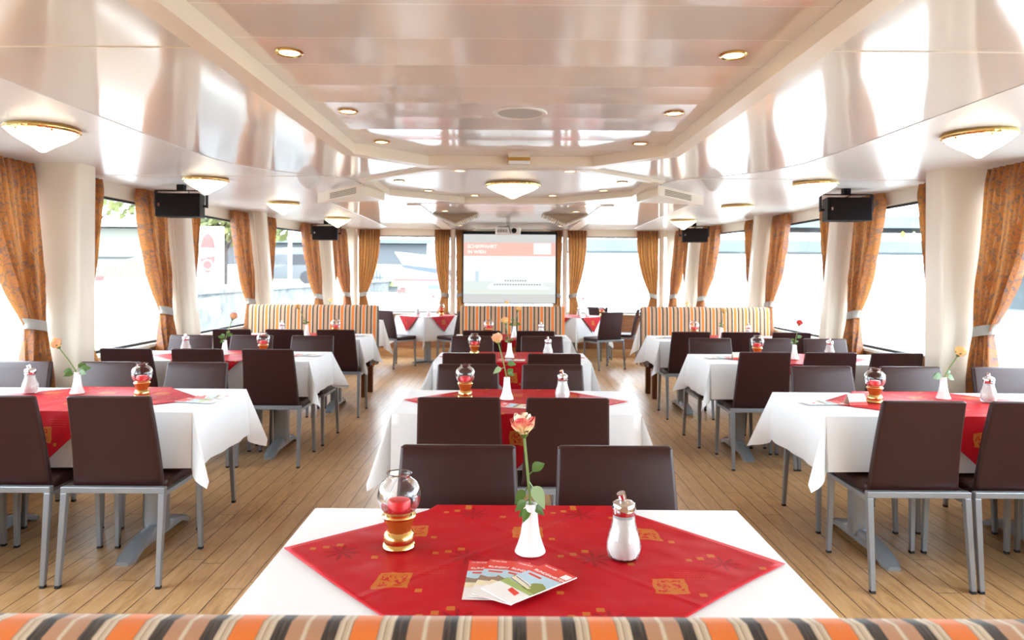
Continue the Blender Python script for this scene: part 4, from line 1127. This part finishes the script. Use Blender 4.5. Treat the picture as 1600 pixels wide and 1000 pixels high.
# totem sign with a red oval
t = thing('totem_sign', 'white totem sign with a red oval crossed by a white band on the quay', 'sign', (-9.45, 22.0, .85))
MB().box(-.38, .42, 0, .22, 0, 2.0).build('panel', M['ext_white'], t, 0)
def oval(cz, rx, rz, lo, hi, mat, y):
    pts = []; n = 40
    for i in range(n):
        a = 2*PI*i/n; x, z = rx*math.cos(a), cz + rz*math.sin(a); pts.append((x, y, min(max(z, lo), hi)))
    m = MB(); m.v = pts + [(p[0], y + .01, p[2]) for p in pts]; m.f = [list(range(n)), list(range(n, 2*n))[::-1]] + [[i, (i + 1) % n, n + (i + 1) % n, n + i] for i in range(n)]; m.mi = [0]*len(m.f)
    return m.build('red_oval', mat, t, 0)
oval(1.17, .24, .62, 1.33, 2., M['ext_red'], -.012); oval(1.17, .24, .62, .3, 1.08, M['ext_red'], -.012)
rg = MB(); rg.lathe([(.14, -.004), (.17, -.004), (.17, .004), (.14, .004), (.14, -.004)], 32, cap=False); o = rg.build('white_ring', M['ext_white'], t); o.rotation_euler = (PI/2, 0, 0); o.location = (0, -.02, .80)
MB().box(-.38, .42, -.01, 0, .30, .34).build('blue_stripe', M['ext_blue'], t, 0); MB().box(-.38, .42, -.01, 0, .16, .20).build('blue_stripe', M['ext_blue'], t, 0)
# moored white boat beside the ship
def boat(label, loc, L, B, H, rz, cabin=True, hullmat=None, name='moored_boat'):
    t = thing(name, label, 'boat', loc, rz)
    secs = []
    for i in range(13):
        s = i/12; wv = B/2*(1 - max(0, (s - .55)/.45)**2.2); wv = max(wv, .02); y = -L/2 + L*s; sh = H*(1 + .18*s*s)
        secs.append([(-wv, y, sh), (-wv*.82, y, H*.25), (-wv*.3, y, 0), (wv*.3, y, 0), (wv*.82, y, H*.25), (wv, y, sh)])
    MB().loft(secs).build('hull', hullmat or M['ext_white'], t, 40)
    return t
bt = boat('white moored motorboat between the quay wall and the first quay-side window', (-5.75, 8.0, -1.5), 7.0, 2.2, 2.45, -.06)
MB().loft([rrect(1.6 - s, 3.2 - s, .3, z, 0, -.6) for s, z in ((0, 2.3), (.1, 2.7), (.5, 2.85))]).build('cover', M['ext_white'], bt, 50)
# lamp post and trees on the quay, van
t = thing('lamp_post', 'white lamp post on the quay seen through the third quay-side window', 'lamp post', (-8.0+-.6, 27.5, .85))
MB().lathe([(.0, 0), (.09, 0), (.08, .3), (.055, 3.6), (0, 3.6)], 14).build('pole', M['ext_white'], t)
MB().lathe([(0, 3.6), (.2, 3.62), (.26, 3.75), (.1, 3.95), (0, 3.97)], 18).build('lantern', M['ext_white'], t)
def tree(label, x, y, h, r, seed, fork=False):
    t = thing('quay_tree', label, 'tree', (x, y, .85), 0, 'trees on the quay'); rnd = random.Random(seed)
    tr = MB(); tr.tube([(0, 0, 0), (.05, 0, h*.3), (-.05, .05, h*.62), (.1, 0, h*.9)], [.16, .13, .10, .05], 8)
    for k in range(5):
        a = rnd.uniform(0, 6.28); z = h*(.35 + .1*k); tr.tube([(0, 0, z), (.5*r*math.cos(a), .5*r*math.sin(a), z + r*.5), (.9*r*math.cos(a), .9*r*math.sin(a), z + r*.85)], [.08, .05, .02], 6)
    tr.build('trunk', M['bark'], t)
    cr = MB()
    for k in range(520):
        d = Vector((rnd.gauss(0, 1), rnd.gauss(0, 1), rnd.gauss(0, 1))).normalized()*r*rnd.uniform(.45, 1.05); c = Vector((0, 0, h*.78)) + Vector((d.x, d.y, d.z*.8))
        n = Vector((rnd.gauss(0, 1), rnd.gauss(0, 1), rnd.gauss(0, 1))).normalized(); u = n.orthogonal().normalized(); v = n.cross(u); s = rnd.uniform(.14, .32)
        cr.add([c + u*s, c + v*s*.6, c - u*s, c - v*s*.6], [(0, 1, 2, 3)])
    cr.build('crown', M['leafy'], t, 0)
tree('pale green spring tree behind the kiosk roof', -23.5, 38, 6.4, 2.9, 1)
tree('yellowish spring tree above the kiosk, next to the curtain', -16.4, 31.5, 6.0, 2.2, 2)
tree('spring tree beyond the totem sign', -13.4, 33, 3.9, 1.4, 3)
tree('dark-trunked tree beside the lamp post', -10.2, 29, 3.6, 1.3, 4)
t = thing('parked_van', 'grey parked van on the quay behind the lamp post', 'van', (-11.6, 36.5, .85))
MB().loft([rrect(4.2 - s, 1.8 - s*.3, .3, z, 0, 0) for s, z in ((.1, .25), (0, .5), (0, 1.0), (.5, 1.7), (.8, 1.85))]).build('body', M['ext_grey'], t, 40)
MB().box(-1.5, 1.5, -.93, -.88, 1.0, 1.5).build('side_window', M['ext_dark'], t, 0)
for x in (-1.3, 1.3):
    o = MB().lathe([(0, -.1), (.32, -.1), (.34, 0), (.32, .1), (0, .1)], 18).build('wheel', M['ext_dark'], t); o.rotation_euler = (PI/2, 0, 0); o.location = (x, -.82, .34)
# palisade and bank ahead
struct(MB().loft([[(-16, 44, .6), (-16, 47, 2.1), (-16, 49, .6)], [(-6.9, 44, .6), (-6.9, 47, 2.0), (-6.9, 49, .6)]]).build('green_bank_ground', M['bank'], smooth=0), 'yellow-green grassy bank ahead of the bow window', 'bank')
t = thing('palisade_fence', 'bluish palisade fence below the green bank ahead', 'fence', (-9.7, 43.5, .2))
pf = MB()
for k in range(22): pf.box(-2.6 + .2*k, -2.49 + .2*k, 0, .06, 0, 1.35 + .1*math.sin(k*1.7))
pf.build('pales', pm('bluish_timber', (.075, .088, .11), .8), t, 0)
MB().box(-2.7, 1.9, .06, .12, .9, 1.0).build('rail', M['ext_grey'], t, 0)
# white ship ahead
sh = thing('white_ship', 'white ship with grey hull edge moored ahead of the bow window', 'ship', (-3.4, 40, -1.5))
secs = []
for i in range(11):
    s = i/10; x = -2.75 + 7.5*s; wv = 1.3*min(1, .05 + (s*3)**.7); top = 3.55 - .9*min(1, s*2.2)
    secs.append([(x + .5*(1 - s)*.0, -wv, top), (x + .9*(1 - min(1, s*2)), -wv*.6, 1.5), (x + 1.1*(1 - min(1, s*2)), 0, .0), (x + .9*(1 - min(1, s*2)), wv*.6, 1.5), (x, wv, top)])
MB().loft(secs).build('hull', M['ext_white'], sh, 40)
MB().hexa([(-2.45, -1.36, 3.22), (5, -1.36, 2.02), (5, -1.2, 2.02), (-2.45, -1.2, 3.22)], [(-2.6, -1.36, 3.42), (5, -1.36, 2.62), (5, -1.2, 2.62), (-2.6, -1.2, 3.42)]).build('hull_band', pm('grey_blue_hull', (.045, .058, .075), .5), sh, 0)
MB().hexa([(-2.3, -1.34, 2.6), (5, -1.34, 1.9), (5, -1.2, 1.9), (-2.3, -1.2, 2.6)], [(-2.3, -1.34, 2.68), (5, -1.34, 1.98), (5, -1.2, 1.98), (-2.3, -1.2, 2.68)]).build('red_rubbing_strake', M['ext_red'], sh, 0)
sup = MB(); sup.hexa([(-2.5, -1.25, 3.4), (5, -1.25, 2.62), (5, 1.25, 2.62), (-2.5, 1.25, 3.4)], [(-2.95, -1.3, 4.1), (5, -1.3, 3.3), (5, 1.3, 3.3), (-2.95, 1.3, 4.1)]); sup.build('bulwark', M['ext_white'], sh, 0)
MB().box(-1.2, 4.5, -1.0, 1.0, 3.2, 4.55).build('deckhouse', M['ext_white'], sh, 0); MB().box(-.5, 2.0, -.8, .8, 4.55, 5.35).build('wheelhouse', M['ext_white'], sh, 0)
for k in range(5): MB().box(-.6 + .42*k, -.32 + .42*k, -1.02, -1.0, 3.55, 3.95).build('porthole', M['ext_grey'], sh, 0)
for k in range(3): MB().box(-.3 + .6*k, .1 + .6*k, -.82, -.8, 4.75, 5.15).build('wheelhouse_window', M['ext_blue'], sh, 0)
# landing pontoon with hut
t = thing('landing_hut', 'low white landing hut with dark blue windows ahead of the bow', 'hut', (-3.8, 34, -1.5))
MB().box(-1.6, 2.6, 0, 2, 0, 2.55).build('body', M['ext_white'], t, 0); MB().box(-1.8, 2.7, -.1, 2.1, 2.55, 2.66).build('roof', M['ext_red'], t, 0)
MB().box(-.2, 2.0, -.02, 0, 2.15, 2.38).build('window_band', M['ext_blue'], t, 0)
o = MB().box(-.19, .19, -.2, .2, 0, .20).box(-.1, .16, -.1, .1, .2, .3).build('red_crate', M['ext_red'], None, 0); o.location = (-5.05, 33, .48); tag(o, 'small red box standing before the white landing hut', 'box')
struct(MB().box(-10, -3, 32, 34.2, -1.5, .48).build('landing_pontoon_ground', M['ext_white'], smooth=0), 'white landing pontoon ahead of the bow', 'pontoon')
# road bridge across the river
br = thing('road_bridge', 'long grey road bridge crossing the river ahead', 'bridge', (0, 60, 0))
MB().box(-60, -6.6, 0, 7, 2.15, 3.9).build('quay_span', pm('bridge_girder_dark', (.058, .062, .068), .8), br, 0)
MB().box(-60, -6.6, -.6, 7.6, 3.95, 4.3).build('quay_parapet', M['concrete'], br, 0)
MB().box(5, 140, 0, 8, 3.45, 4.45).build('lower_deck', M['concrete'], br, 0)
MB().box(12, 140, 0, 8, 5.55, 6.55).build('upper_deck', M['concrete'], br, 0)
for x in (16, 46, 90): MB().box(x, x + 1.2, 1, 7, -1.5, 5.6).build('pier', M['concrete'], br, 0)
for k, x in enumerate((33.4, 34.35)):
    o = MB().hexa([(-.30, 0, 0), (0, 0, -.30), (0, .05, -.30), (-.30, .05, 0)], [(0, 0, .30), (.30, 0, 0), (.30, .05, 0), (0, .05, .30)]).build('diamond_sign', M['ext_yellow'] if k == 0 else pm('pale_yellow_sign', (.28,.28,.12), .5), None, 0)
    o.location = (x, 59.9, 4.95); tag(o, ('bright' if k == 0 else 'pale') + ' yellow diamond navigation sign on the bridge', 'sign')
fb = MB(); rnd = random.Random(5)
n = 90; secs = []
for i in range(n):
    x = 60 + i*7; h = 3 + 5*abs(math.sin(i*.37)) + rnd.uniform(0, 3)
    secs.append([(x, 395, -1.5), (x, 402, h*.7), (x, 415, h), (x, 440, h*.8), (x, 470, -1.5)])
fb.loft(secs); struct(fb.build('far_bank_hills', noisy('far_trees', (.08, .098, .094), (.135, .152, .145), .06), smooth=0), 'hazy wooded far bank of the river', 'far bank')
